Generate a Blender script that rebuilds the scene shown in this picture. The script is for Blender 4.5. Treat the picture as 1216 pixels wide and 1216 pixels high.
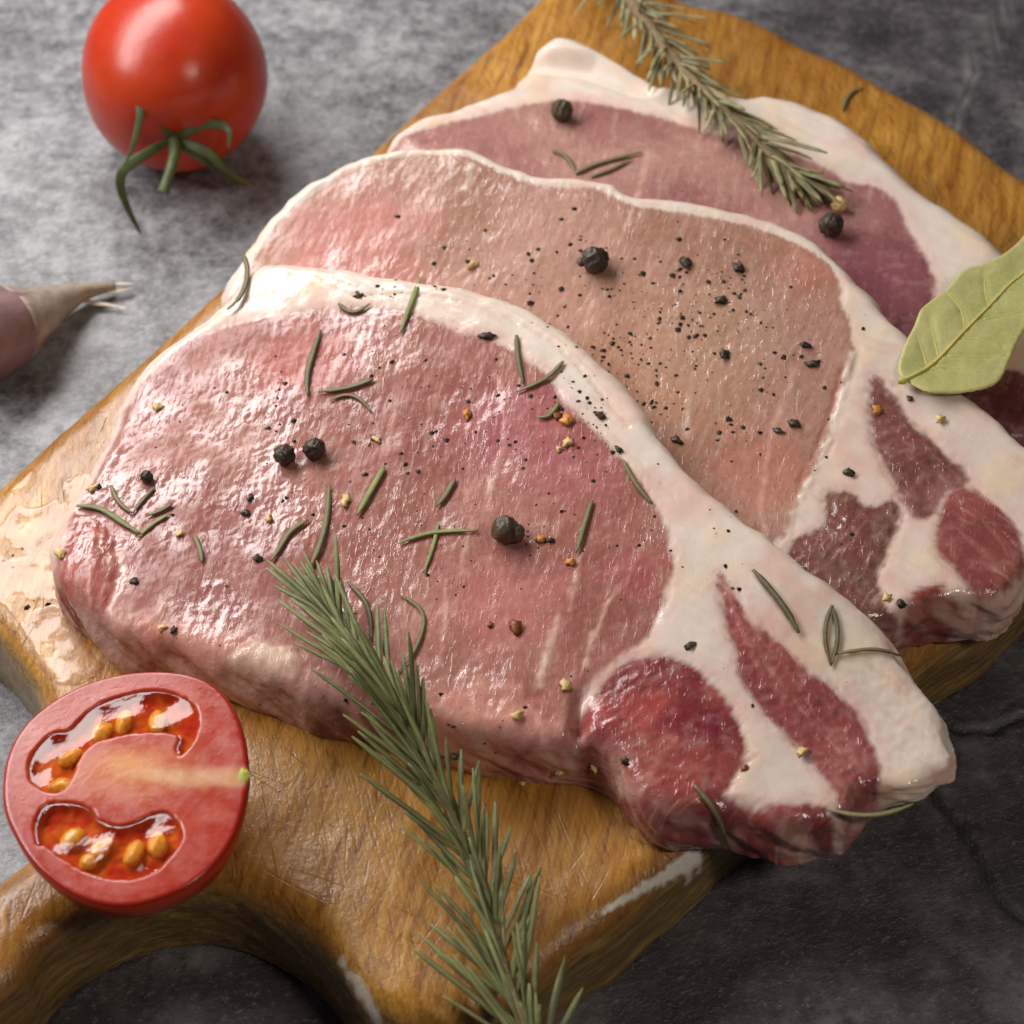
import bpy, math, random
import numpy as np
from mathutils import Vector, Matrix
from mathutils.bvhtree import BVHTree

for o in list(bpy.data.objects):
    bpy.data.objects.remove(o)
scene = bpy.context.scene
COL = scene.collection
S = 0.001                      # everything below is thought in millimetres
random.seed(7)
rng = np.random.default_rng(11)

# ------------------------------------------------------------------ camera
PITCH, FOV, DIST = math.radians(48), math.radians(28), 433.0
TGT = np.array([0.0, 0.0, 32.0])
FWD = np.array([0, math.cos(PITCH), -math.sin(PITCH)])
UPV = np.array([0, math.sin(PITCH), math.cos(PITCH)])
RGT = np.array([1.0, 0, 0])
CPOS = TGT - FWD * DIST
TAN = math.tan(FOV / 2)
cam_d = bpy.data.cameras.new('camera')
cam_d.sensor_width = 36
cam_d.lens = 18 / TAN
cam_d.clip_start, cam_d.clip_end = 0.01, 20
cam = bpy.data.objects.new('camera', cam_d)
COL.objects.link(cam)
cam.location = Vector(CPOS * S)
cam.rotation_euler = (math.pi / 2 - PITCH, 0, 0)
cam_d.dof.use_dof = True
cam_d.dof.focus_distance = 0.418
cam_d.dof.aperture_fstop = 19
cam_d.dof.aperture_blades = 7
scene.camera = cam

# ------------------------------------------------------------------ light
world = bpy.data.worlds.new('World')
scene.world = world
world.use_nodes = True
wb = world.node_tree.nodes['Background']
wb.inputs[0].default_value = (0.80, 0.88, 1.0, 1)
wb.inputs[1].default_value = 0.034


def area(name, az, el, dist, sx, sy, watts, colr, tgt=(0, 0, 30)):
    l = bpy.data.lights.new(name, 'AREA')
    l.shape = 'RECTANGLE'
    l.size, l.size_y = sx * S, sy * S
    l.energy = watts
    l.color = colr
    o = bpy.data.objects.new(name, l)
    COL.objects.link(o)
    a, e = math.radians(az), math.radians(el)
    d = Vector((-math.sin(a) * math.cos(e), math.cos(a) * math.cos(e), math.sin(e)))
    o.location = (Vector(tgt) + d * dist) * S
    o.rotation_euler = d.to_track_quat('Z', 'Y').to_euler()
    return o


area('window_softbox', 52, 45, 430, 600, 150, 3.5, (1.0, 0.985, 0.965), (-45, 20, 30))
area('side_lamp', -135, 50, 700, 90, 90, 0.95, (1.0, 0.87, 0.74), (0, 0, 30))

scene.render.engine = 'CYCLES'
scene.cycles.use_denoising = True
scene.cycles.max_bounces = 6
scene.cycles.diffuse_bounces = 3
scene.cycles.glossy_bounces = 3
scene.cycles.transparent_max_bounces = 8
scene.cycles.use_adaptive_sampling = True
scene.cycles.adaptive_threshold = 0.02
scene.view_settings.view_transform = 'Standard'
scene.view_settings.look = 'None'
scene.view_settings.gamma = 1
scene.view_settings.use_curve_mapping = False
scene.view_settings.exposure = 0.0


# ------------------------------------------------------------------ maths
def ray(px, py):
    d = FWD + RGT * ((px - 608) / 608 * TAN) + UPV * ((608 - py) / 608 * TAN)
    return d / np.linalg.norm(d)


def on_z(px, py, z):
    """where the line of sight through a photo pixel meets the level z (a number or a function of x, y)"""
    d = ray(px, py)
    zz = z(0, 0) if callable(z) else z
    for _ in range(12):
        t = (zz - CPOS[2]) / d[2]
        p = CPOS + d * t
        if not callable(z):
            break
        zz = 0.5 * zz + 0.5 * float(z(p[0], p[1]))
    return p


def sm(a, b, x):
    t = np.clip((x - a) / (b - a), 0, 1)
    return t * t * (3 - 2 * t)


def lin(*c):
    c = np.array(c, float) / 255
    return np.where(c <= 0.04045, c / 12.92, ((c + 0.055) / 1.055) ** 2.4)


_perm = np.random.default_rng(5).permutation(4096)
_ang = np.random.default_rng(6).random(4096) * 2 * np.pi
_gx, _gy = np.cos(_ang), np.sin(_ang)


def pn(x, y, seed=0):
    x = np.asarray(x, float) + seed * 37.17
    y = np.asarray(y, float) + seed * 91.73
    xi, yi = np.floor(x).astype(int), np.floor(y).astype(int)
    xf, yf = x - xi, y - yi
    u, v = xf ** 3 * (xf * (xf * 6 - 15) + 10), yf ** 3 * (yf * (yf * 6 - 15) + 10)

    def g(i, j):
        h = _perm[(_perm[(xi + i) & 4095] + yi + j) & 4095]
        return _gx[h] * (xf - i) + _gy[h] * (yf - j)
    a = g(0, 0) + u * (g(1, 0) - g(0, 0))
    b = g(0, 1) + u * (g(1, 1) - g(0, 1))
    return 1.5 * (a + v * (b - a))


def fbm(x, y, sc, seed=0, octv=3, gain=0.5):
    s, a, r = 1.0 / sc, 1.0, 0
    for i in range(octv):
        r = r + a * pn(x * s, y * s, seed + i)
        s *= 2.03
        a *= gain
    return r


def rot(x, y, deg):
    a = math.radians(deg)
    return x * math.cos(a) + y * math.sin(a), -x * math.sin(a) + y * math.cos(a)


def fibre(x, y, deg, along, across, seed=0, octv=2):
    u, v = rot(x, y, deg)
    r, a = 0, 1.0
    for i in range(octv):
        r = r + a * pn(u / along * 2 ** i, v / across * 2 ** i, seed + i)
        a *= 0.5
    return r


def catmull(pts, closed=True, k=5):
    p = np.asarray(pts, float)
    n = len(p)
    out = []
    for i in range(n if closed else n - 1):
        if closed:
            a, b, c, d = p[i - 1], p[i], p[(i + 1) % n], p[(i + 2) % n]
        else:
            a, b, c, d = p[max(i - 1, 0)], p[i], p[i + 1], p[min(i + 2, n - 1)]
        for j in range(k):
            t = j / k
            out.append(0.5 * (2 * b + (c - a) * t + (2 * a - 5 * b + 4 * c - d) * t * t + (3 * b - a - 3 * c + d) * t ** 3))
    if not closed:
        out.append(p[-1])
    return np.array(out)


def seg_dist(poly, X, Y, closed=True):
    m = np.full(X.shape, 1e18)
    n = len(poly)
    for i in range(n if closed else n - 1):
        ax, ay = poly[i][:2]
        bx, by = poly[(i + 1) % n][:2]
        dx, dy = bx - ax, by - ay
        L = dx * dx + dy * dy
        if L < 1e-12:
            continue
        t = np.clip(((X - ax) * dx + (Y - ay) * dy) / L, 0, 1)
        m = np.minimum(m, (X - ax - t * dx) ** 2 + (Y - ay - t * dy) ** 2)
    return np.sqrt(m)


def inside(poly, X, Y):
    r = np.zeros(X.shape, bool)
    n = len(poly)
    for i in range(n):
        ax, ay = poly[i][:2]
        bx, by = poly[(i + 1) % n][:2]
        if ay == by:
            continue
        c = (ay > Y) != (by > Y)
        r ^= c & (X < (bx - ax) * (Y - ay) / (by - ay) + ax)
    return r


class Field:
    """signed distance to a closed outline, positive inside, read from a grid"""

    def __init__(self, poly, lo, hi, h=0.8):
        self.lo, self.h = np.array(lo, float), h
        self.nx = int((hi[0] - lo[0]) / h) + 2
        self.ny = int((hi[1] - lo[1]) / h) + 2
        X, Y = np.meshgrid(lo[0] + np.arange(self.nx) * h, lo[1] + np.arange(self.ny) * h, indexing='ij')
        d = seg_dist(poly, X, Y)
        self.g = np.where(inside(poly, X, Y), d, -d)

    def __call__(self, x, y):
        fx = np.clip((x - self.lo[0]) / self.h, 0, self.nx - 1.001)
        fy = np.clip((y - self.lo[1]) / self.h, 0, self.ny - 1.001)
        i, j = fx.astype(int), fy.astype(int)
        a, b = fx - i, fy - j
        g = self.g
        return (g[i, j] * (1 - a) * (1 - b) + g[i + 1, j] * a * (1 - b) + g[i, j + 1] * (1 - a) * b + g[i + 1, j + 1] * a * b)

    def grad(self, x, y, e=0.8):
        gx = self(x + e, y) - self(x - e, y)
        gy = self(x, y + e) - self(x, y - e)
        n = np.sqrt(gx * gx + gy * gy) + 1e-9
        return gx / n, gy / n


def pillow(poly, T, r, cell, bulge=0.0):
    """a slab with rounded rim over a closed outline: positions (z from 0 to T), quads, and how far each point is up the rim"""
    wall = max(T - r, 0.05)
    ext = wall + r * (math.pi / 2 - 1)
    lo, hi = poly.min(0) - ext - 3, poly.max(0) + ext + 3
    F = Field(poly, lo, hi, max(0.8, cell * 1.2))
    nx, ny = int((hi[0] - lo[0]) / cell) + 1, int((hi[1] - lo[1]) / cell) + 1
    X, Y = np.meshgrid(lo[0] + np.arange(nx) * cell, lo[1] + np.arange(ny) * cell, indexing='ij')
    sd = F(X, Y)
    u = sd + ext
    ok = u > -0.55 * cell
    gx, gy = F.grad(X, Y)
    neg = np.where(u < 0, -u, 0)
    X, Y, sd, u = X + gx * neg, Y + gy * neg, sd + neg, u + neg
    th = np.clip((u - wall) / r, 0, math.pi / 2)
    w = np.clip(u / wall, 0, 1)
    dact = np.where(u < wall, -bulge * np.sin(w * math.pi), np.where(th < math.pi / 2, r * (1 - np.cos(th)), sd))
    z = np.where(u < wall, u, T - r + r * np.sin(th))
    X = X + gx * (dact - sd)
    Y = Y + gy * (dact - sd)
    idx = np.full(X.shape, -1)
    idx[ok] = np.arange(ok.sum())
    q = np.stack([idx[:-1, :-1], idx[1:, :-1], idx[1:, 1:], idx[:-1, 1:]], -1).reshape(-1, 4)
    q = q[(q >= 0).all(1)]
    return dict(x=X[ok], y=Y[ok], z=z[ok], up=np.sin(th[ok]) * (u[ok] >= wall), gx=gx[ok], gy=gy[ok], q=q, F=F, u=u[ok], wall=wall)


def vnormals(co, q):
    n = np.zeros_like(co)
    f = np.cross(co[q[:, 2]] - co[q[:, 0]], co[q[:, 3]] - co[q[:, 1]])
    for k in range(4):
        np.add.at(n, q[:, k], f)
    return n / (np.linalg.norm(n, axis=1, keepdims=True) + 1e-12)


# ------------------------------------------------------------------ mesh objects
def link(name, me, mat, parent=None):
    o = bpy.data.objects.new(name, me)
    COL.objects.link(o)
    if mat and me is not None and not me.materials:
        me.materials.append(mat)
    if parent:
        o.parent = parent
    return o


def mesh_np(name, co, q, cols=None, attrs=None, nrm=None):
    me = bpy.data.meshes.new(name)
    k = q.shape[1]
    me.vertices.add(len(co))
    me.vertices.foreach_set('co', (np.asarray(co) * S).astype(np.float32).ravel())
    me.loops.add(len(q) * k)
    me.loops.foreach_set('vertex_index', q.astype(np.int32).ravel())
    me.polygons.add(len(q))
    me.polygons.foreach_set('loop_start', np.arange(0, len(q) * k, k, dtype=np.int32))
    me.polygons.foreach_set('use_smooth', np.ones(len(q), bool))
    me.update(calc_edges=True)
    me.validate()
    if cols is not None:
        a = me.color_attributes.new('col', 'FLOAT_COLOR', 'POINT')
        a.data.foreach_set('color', np.concatenate([np.clip(cols, 0, 1), np.ones((len(cols), 1))], 1).astype(np.float32).ravel())
    for nm, v in (attrs or {}).items():
        a = me.attributes.new(nm, 'FLOAT', 'POINT')
        a.data.foreach_set('value', np.asarray(v, np.float32))
    if nrm is not None:
        me.normals_split_custom_set_from_vertices([tuple(v) for v in nrm])
    return me


def mesh_py(name, verts, faces, smooth=True):
    me = bpy.data.meshes.new(name)
    me.from_pydata([tuple(np.asarray(v) * S) for v in verts], [], faces)
    me.update()
    if smooth:
        me.polygons.foreach_set('use_smooth', [True] * len(me.polygons))
    return me


def thing(name, label, cat, loc=(0, 0, 0), group=None):
    o = bpy.data.objects.new(name, None)
    COL.objects.link(o)
    o.empty_display_size = 0.01
    o.location = Vector(np.asarray(loc, float) * S)
    tag(o, label, cat, group)
    return o


def tag(o, label=None, cat=None, group=None, kind=None):
    if label:
        o['label'] = label
    if cat:
        o['category'] = cat
    if group:
        o['group'] = group
    if kind:
        o['kind'] = kind
    return o


def tube(pts, radii, n=8, flat=1.0, upv=(0, 0, 1), groove=0.0, caps=True):
    """swept closed tube; returns verts, faces"""
    P = [np.asarray(p, float) for p in pts]
    V, Fc = [], []
    m = len(P)
    for i in range(m):
        t = P[min(i + 1, m - 1)] - P[max(i - 1, 0)]
        t = t / (np.linalg.norm(t) + 1e-9)
        s = np.cross(t, upv)
        s = s / (np.linalg.norm(s) + 1e-9)
        b = np.cross(s, t)
        for k in range(n):
            a = 2 * math.pi * k / n
            up = math.sin(a) * flat
            if groove and up > 0:
                up -= groove * max(0, math.sin(a)) ** 6
            V.append(P[i] + (s * math.cos(a) + b * up) * radii[i])
    for i in range(m - 1):
        for k in range(n):
            Fc.append((i * n + k, i * n + (k + 1) % n, (i + 1) * n + (k + 1) % n, (i + 1) * n + k))
    if caps:
        Fc.append(tuple(range(n - 1, -1, -1)))
        Fc.append(tuple((m - 1) * n + k for k in range(n)))
    return V, Fc


def blob(r, seed, sx=1, sy=1, sz=1, rough=0.12, sub=2, wrinkle=0.0):
    """a lumpy little ball, mm"""
    import bmesh
    bm = bmesh.new()
    bmesh.ops.create_icosphere(bm, subdivisions=sub, radius=1)
    for v in bm.verts:
        x, y, z = v.co
        d = 1 + rough * float(pn(x * 1.7 + seed * 3.1, y * 1.7 + z * 2.3, seed))
        if wrinkle:
            d -= wrinkle * abs(float(pn(x * 3.3 + seed, y * 3.3 + z * 3.9, seed + 3)))
        v.co = Vector((x * sx, y * sy, z * sz)) * (d * r * S)
    me = bpy.data.meshes.new('blob')
    bm.to_mesh(me)
    bm.free()
    me.polygons.foreach_set('use_smooth', [True] * len(me.polygons))
    return me


# ------------------------------------------------------------------ materials
class NT:
    def __init__(self, name):
        self.m = bpy.data.materials.new(name)
        self.m.use_nodes = True
        self.t = self.m.node_tree
        self.p = self.t.nodes['Principled BSDF']
        self.out = self.t.nodes['Material Output']
        self.tc = None

    def n(self, typ, **kw):
        nd = self.t.nodes.new(typ)
        for k, v in kw.items():
            setattr(nd, k, v)
        return nd

    def l(self, a, b):
        self.t.links.new(a, b)

    def set(self, **kw):
        for k, v in kw.items():
            self.p.inputs[k.replace('_', ' ')].default_value = v

    def val(self, v):
        return v

    def put(self, sock, v):
        if isinstance(v, (int, float)):
            sock.default_value = v
        elif isinstance(v, (tuple, list, np.ndarray)):
            v = tuple(float(x) for x in v)
            sock.default_value = v + (1,) if len(v) == 3 and len(sock.default_value) == 4 else v
        else:
            self.l(v, sock)

    def obj(self, scale=(1, 1, 1), rotz=0.0):
        if self.tc is None:
            self.tc = self.n('ShaderNodeTexCoord')
        mp = self.n('ShaderNodeMapping')
        mp.inputs['Scale'].default_value = scale
        if rotz:
            m0 = self.n('ShaderNodeMapping')
            m0.inputs['Rotation'].default_value = (0, 0, math.radians(-rotz))
            self.l(self.tc.outputs['Object'], m0.inputs[0])
            self.l(m0.outputs[0], mp.inputs[0])
        else:
            self.l(self.tc.outputs['Object'], mp.inputs[0])
        return mp.outputs[0]

    def noise(self, wl, vec=None, detail=3, rough=0.55, dist=0.0):
        nd = self.n('ShaderNodeTexNoise')
        nd.inputs['Scale'].default_value = 1000.0 / wl
        nd.inputs['Detail'].default_value = detail
        nd.inputs['Roughness'].default_value = rough
        nd.inputs['Distortion'].default_value = dist
        self.l(vec if vec is not None else self.obj(), nd.inputs['Vector'])
        return nd.outputs[0]

    def ramp(self, fac, stops, interp='LINEAR'):
        r = self.n('ShaderNodeValToRGB')
        r.color_ramp.interpolation = interp
        el = r.color_ramp.elements
        while len(el) < len(stops):
            el.new(0.5)
        for e, (p, c) in zip(el, stops):
            e.position = p
            e.color = tuple(c) + (1,) if not isinstance(c, (int, float)) else (c, c, c, 1)
        self.l(fac, r.inputs[0])
        return r.outputs[0]

    def mix(self, fac, a, b, mode='MIX'):
        m = self.n('ShaderNodeMix', data_type='RGBA', blend_type=mode)
        self.put(m.inputs[0], fac)
        self.put(m.inputs[6], a)
        self.put(m.inputs[7], b)
        return m.outputs[2]

    def math(self, op, a, b=0.0, c=0.0):
        m = self.n('ShaderNodeMath', operation=op)
        self.put(m.inputs[0], a)
        self.put(m.inputs[1], b)
        self.put(m.inputs[2], c)
        return m.outputs[0]

    def rng(self, v, a, b, c, d):
        m = self.n('ShaderNodeMapRange')
        self.put(m.inputs[0], v)
        for i, x in enumerate((a, b, c, d)):
            self.put(m.inputs[1 + i], x)
        return m.outputs[0]

    def attr(self, name, col=False):
        a = self.n('ShaderNodeAttribute', attribute_name=name)
        return a.outputs['Color' if col else 'Fac']

    def bump(self, h, dist, strength=1.0, prev=None):
        b = self.n('ShaderNodeBump')
        self.put(b.inputs['Strength'], strength)
        b.inputs['Distance'].default_value = dist * S
        self.l(h, b.inputs['Height'])
        if prev is not None:
            self.l(prev, b.inputs['Normal'])
        return b.outputs[0]

    def base(self, c):
        self.put(self.p.inputs['Base Color'], c)

    def inp(self, name, v):
        self.put(self.p.inputs[name], v)


def simple(name, c, rough=0.5, var=0.15, wl=2.0, bump=0.0, bwl=0.8, sss=0.0, coat=0.0, rnd=0.0):
    t = NT(name)
    c = np.asarray(c, float)
    f = t.noise(wl)
    colr = t.mix(t.rng(f, 0.3, 0.7, 0, 1), c * (1 - var), np.clip(c * (1 + var), 0, 1))
    if rnd:
        oi = t.n('ShaderNodeObjectInfo')
        colr = t.mix(t.math('MULTIPLY', oi.outputs['Random'], rnd), colr, tuple(c * 0.35))
    t.base(colr)
    t.inp('Roughness', rough)
    if sss:
        t.inp('Subsurface Weight', sss)
        t.p.inputs['Subsurface Radius'].default_value = (1.0, 0.5, 0.35)
        t.inp('Subsurface Scale', 0.0015)
    if coat:
        t.inp('Coat Weight', coat)
        t.inp('Coat Roughness', 0.12)
    if bump:
        t.inp('Normal', t.bump(t.noise(bwl, detail=4), bump))
    return t.m


def meat_mat():
    t = NT('raw_pork')
    col = t.attr('col', True)
    fat = t.attr('fat')
    wet = t.attr('wet')
    fine = t.noise(1.1, detail=4, rough=0.65)
    col = t.mix(t.rng(fine, 0.25, 0.75, 0.0, 0.5), col, t.mix(fat, (0.74, 0.66, 0.62), (0.97, 0.88, 0.80)), 'MULTIPLY')
    fine2 = t.noise(3.2, detail=3)
    col = t.mix(t.rng(fine2, 0.5, 0.85, 0.0, 0.22), col, (0.85, 0.60, 0.52))
    t.base(col)
    t.inp('Subsurface Weight', t.rng(fat, 0, 1, 0.14, 0.30))
    t.p.inputs['Subsurface Radius'].default_value = (1.0, 0.42, 0.32)
    t.inp('Subsurface Scale', 0.0022)
    rr = t.noise(5.0, detail=4, rough=0.6)
    rough = t.rng(rr, 0.35, 0.65, 0.32, 0.56)
    t.inp('Roughness', t.mix(wet, rough, (0.24, 0.24, 0.24)))
    t.inp('IOR', 1.42)
    t.inp('Specular IOR Level', 0.24)
    t.inp('Coat Weight', t.math('MULTIPLY', t.rng(wet, 0.15, 0.75, 0.15, 1.0), t.rng(fat, 0, 1, 1.0, 0.55)))
    t.inp('Coat Roughness', 0.045)
    n1 = t.noise(1.0, vec=t.obj((1.0, 0.40, 1.0), 14), detail=3, rough=0.6, dist=0.5)
    n2 = t.noise(0.55, detail=2)
    b = t.bump(n1, 0.11, t.rng(fat, 0, 1, 0.75, 0.30))
    rg = t.rng(t.noise(0.9, vec=t.obj((1.0, 0.22, 1.0), -8), detail=2, rough=0.5, dist=0.8), 0.56, 0.72, 0.0, 1.0)
    b = t.bump(rg, 0.06, t.rng(fat, 0, 1, 0.9, 0.25), b)
    b = t.bump(n2, 0.06, t.rng(fat, 0, 1, 0.8, 0.5), b)
    t.inp('Normal', b)
    t.l(b, t.p.inputs['Coat Normal'])
    return t.m


def wood_mat():
    t = NT('oiled_wood')
    side = t.attr('side')
    chip = t.attr('chip')
    v1 = t.obj((1.0, 0.10, 1.0), -12)
    g1 = t.noise(2.2, vec=v1, detail=6, rough=0.7, dist=0.8)
    g2 = t.noise(0.6, vec=t.obj((1.0, 0.10, 0.5), 14), detail=3)
    big = t.noise(45, detail=3)
    c = t.ramp(g1, [(0.28, lin(96, 62, 20)), (0.42, lin(168, 116, 42)), (0.58, lin(202, 150, 63)), (0.75, lin(216, 172, 94))])
    c = t.mix(t.rng(big, 0.35, 0.68, 0, 0.6), c, lin(136, 84, 28))
    c = t.mix(t.rng(g2, 0.30, 0.45, 0.55, 0.0), c, lin(96, 50, 12))
    cut = None
    for (wl, sq, rz_, thr, nz) in ((9, 0.05, -30, 0.0055, 11), (11, 0.05, 12, 0.0044, 17), (8, 0.06, 62, 0.0039, 13), (14, 0.04, -8, 0.0055, 9)):
        nn_ = t.noise(wl, vec=t.obj((1.0, sq, 0.3), rz_), detail=1)
        ln_ = t.rng(t.math('ABSOLUTE', t.math('SUBTRACT', nn_, 0.5)), 0.0, thr, 1.0, 0.0)
        ln_ = t.math('MULTIPLY', ln_, t.rng(t.noise(nz, detail=2), 0.50, 0.60, 0.0, 1.0))
        cut = ln_ if cut is None else t.math('MAXIMUM', cut, ln_)
    c = t.mix(t.math('MULTIPLY', cut, 0.38), c, lin(84, 50, 18))
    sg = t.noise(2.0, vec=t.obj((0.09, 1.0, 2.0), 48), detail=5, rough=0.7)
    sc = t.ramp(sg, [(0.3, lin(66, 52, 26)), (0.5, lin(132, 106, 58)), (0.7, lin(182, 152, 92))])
    hsv = t.n('ShaderNodeHueSaturation')
    hsv.inputs['Hue'].default_value = 0.496
    hsv.inputs['Saturation'].default_value = 1.0
    hsv.inputs['Value'].default_value = 1.0
    t.l(c, hsv.inputs['Color'])
    c = hsv.outputs[0]
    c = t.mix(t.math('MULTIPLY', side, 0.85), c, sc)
    c = t.mix(chip, c, lin(242, 236, 222))
    t.base(c)
    t.inp('Roughness', t.rng(t.noise(8, detail=4), 0.35, 0.65, 0.26, 0.50))
    t.inp('Coat Weight', 0.4)
    t.inp('Coat Roughness', 0.12)
    b = t.bump(g1, 0.2, 0.5)
    b = t.bump(g2, 0.15, 0.6, b)
    b = t.bump(t.math('SUBTRACT', 1.0, cut), 0.12, 0.6, b)
    b = t.bump(t.noise(1.2, detail=4, rough=0.65), 0.25, 0.6, b)
    t.inp('Normal', b)
    t.l(b, t.p.inputs['Coat Normal'])
    return t.m


def table_mat():
    t = NT('grey_stone')
    crack = t.attr('crack')
    lit_tone = t.attr('lit_tone')
    pale = t.attr('pale')
    n1 = t.noise(26, detail=6, rough=0.62)
    n2 = t.noise(5.0, detail=5, rough=0.7)
    n3 = t.noise(0.9, vec=t.obj((0.6, 1.0, 1.0), 20), detail=4, rough=0.75)
    n4 = t.noise(140, detail=2)
    c = t.ramp(n1, [(0.32, lin(38, 32, 34)), (0.45, lin(68, 61, 64)), (0.55, lin(100, 94, 97)), (0.66, lin(136, 131, 133))])
    c = t.mix(t.rng(n2, 0.35, 0.62, 0.65, 0.0), c, lin(52, 45, 46))
    c = t.mix(t.rng(n3, 0.56, 0.68, 0.0, 0.75), c, lin(150, 144, 143))
    c = t.mix(t.rng(n4, 0.4, 0.6, 0.0, 0.3), c, lin(56, 50, 52))
    c = t.mix(t.rng(n3, 0.30, 0.42, 0.6, 0.0), c, lin(34, 29, 30))
    c = t.mix(lit_tone, c, t.ramp(t.math('MULTIPLY_ADD', n3, 0.35, t.math('MULTIPLY_ADD', n2, 0.45, t.math('MULTIPLY', n1, 0.3))), [(0.44, lin(72, 68, 70)), (0.53, lin(138, 137, 140)), (0.63, lin(188, 188, 190))]))
    c = t.mix(pale, c, lin(150, 146, 146))
    c = t.mix(crack, c, lin(22, 18, 18))
    t.base(c)
    t.inp('Roughness', t.rng(n2, 0.35, 0.65, 0.40, 0.56))
    t.inp('IOR', 1.75)
    b = t.bump(n2, 0.7, 0.6)
    b = t.bump(n3, 0.35, 0.7, b)
    t.inp('Normal', b)
    return t.m


def clear_mat(name, tint, rough=0.03, milk=0.0, milkc=(0.8, 0.7, 0.6), bump=0.0, wl=3.0, ior=1.36, broken=0.0):
    """thin clear wet film: what lies under shows through, Fresnel gloss on top"""
    t = NT(name)
    t.t.nodes.remove(t.p)
    tr = t.n('ShaderNodeBsdfTransparent')
    tr.inputs[0].default_value = tuple(tint) + (1,)
    gl = t.n('ShaderNodeBsdfGlossy')
    gl.inputs['Roughness'].default_value = rough
    df = t.n('ShaderNodeBsdfDiffuse')
    df.inputs[0].default_value = tuple(milkc) + (1,)
    lw = t.n('ShaderNodeLayerWeight')
    lw.inputs['Blend'].default_value = 0.5
    f0 = ((ior - 1) / (ior + 1)) ** 2
    fres = t.math('MULTIPLY_ADD', t.math('POWER', lw.outputs['Facing'], 5.0), 1 - f0, f0)
    if bump:
        b = t.bump(t.noise(wl, detail=3), bump)
        t.l(b, gl.inputs['Normal'])
        t.l(b, lw.inputs['Normal'])
    m0 = t.n('ShaderNodeMixShader')
    m0.inputs[0].default_value = milk
    t.l(tr.outputs[0], m0.inputs[1])
    t.l(df.outputs[0], m0.inputs[2])
    m1 = t.n('ShaderNodeMixShader')
    t.l(fres, m1.inputs[0])
    t.l(m0.outputs[0], m1.inputs[1])
    t.l(gl.outputs[0], m1.inputs[2])
    last = m1
    if broken:
        m2 = t.n('ShaderNodeMixShader')
        t.l(t.rng(t.noise(7.0, detail=5, rough=0.65), broken - 0.02, broken + 0.02, 0.0, 1.0), m2.inputs[0])
        t2 = t.n('ShaderNodeBsdfTransparent')
        t.l(t2.outputs[0], m2.inputs[1])
        t.l(m1.outputs[0], m2.inputs[2])
        last = m2
    t.l(last.outputs[0], t.out.inputs[0])
    return t.m


MEAT = meat_mat()
WOOD = wood_mat()
STONE = table_mat()

# ------------------------------------------------------------------ tabletop
fx = np.concatenate([np.linspace(-700, -150, 40)[:-1], np.arange(-150, 175, 1.0), np.linspace(175, 700, 40)])
fy = np.concatenate([np.linspace(-700, -135, 40)[:-1], np.arange(-135, 200, 1.0), np.linspace(200, 800, 40)])
X, Y = np.meshgrid(fx, fy, indexing='ij')
X, Y = X.ravel(), Y.ravel()
cr1 = [on_z(*p, 0) for p in [(1095, 925), (1109, 941), (1115, 953), (1129, 967), (1147, 991), (1156, 1011), (1170, 1029), (1176, 1052), (1191, 1073), (1216, 1090), (1270, 1112)]]
cr2 = [on_z(*p, 0) for p in [(1105, 848), (1118, 856), (1141, 868), (1156, 865), (1179, 866), (1197, 856), (1216, 850), (1280, 835)]]
cr3 = [on_z(*p, 0) for p in [(1208, -30), (1196, 12), (1178, 45), (1163, 68), (1150, 100), (1136, 130), (1131, 152)]]
jx, jy = X + 0.7 * pn(X / 4, Y / 4, 3), Y + 0.7 * pn(X / 4, Y / 4, 4)
d1 = np.minimum(seg_dist(cr1, jx, jy, False), seg_dist(cr2, jx, jy, False))
d3 = seg_dist(cr3, jx, jy, False)
crack = np.exp(-(d1 / 0.75) ** 2)
pale = np.clip(np.exp(-((d3 - 0.9) / 1.3) ** 2) * (0.55 + 0.5 * pn(X / 5, Y / 5, 8)), 0, 1) * 0.7
dark3 = np.exp(-(d3 / 0.6) ** 2) * 0.5
z = 0.35 * fbm(X, Y, 22, 2) - 1.0 * crack + 0.25 * np.exp(-((d1 - 1.8) / 0.9) ** 2) - 0.5 * dark3 - 0.5
lit_tone = sm(-5, -115, X - 0.5 * Y + 30 * fbm(X, Y, 60, 12, 3)) * 0.56  # blotchy stone, with light falloff from back left and handle shade painted in
idx = np.arange(len(X)).reshape(len(fx), len(fy))
q = np.stack([idx[:-1, :-1], idx[1:, :-1], idx[1:, 1:], idx[:-1, 1:]], -1).reshape(-1, 4)
tco = np.stack([X, Y, z], 1)
tab = link('tabletop', mesh_np('tabletop', tco, q, attrs=dict(crack=np.maximum(crack, dark3), pale=pale, lit_tone=lit_tone)), STONE)
tag(tab, 'dark grey mottled stone tabletop with fine cracks', None, None, 'structure')

# ------------------------------------------------------------------ line-of-sight lookups on what is built
SURF = []


def add_surface(co, q):
    SURF.append(BVHTree.FromPolygons([tuple(v) for v in co], [tuple(f) for f in q]))


def see(px, py):
    o, d = Vector(CPOS), Vector(ray(px, py))
    best = None
    for b in SURF:
        h = b.ray_cast(o, d)
        if h[0] is not None and (best is None or h[3] < best[3]):
            best = h
    return np.array(best[0]), np.array(best[1])


def ground(x, y):
    z = 0.0
    for b in SURF:
        h = b.ray_cast(Vector((x, y, 200)), Vector((0, 0, -1)))
        if h[0] is not None:
            z = max(z, h[0].z)
    return z


add_surface(tco, q)

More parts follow.
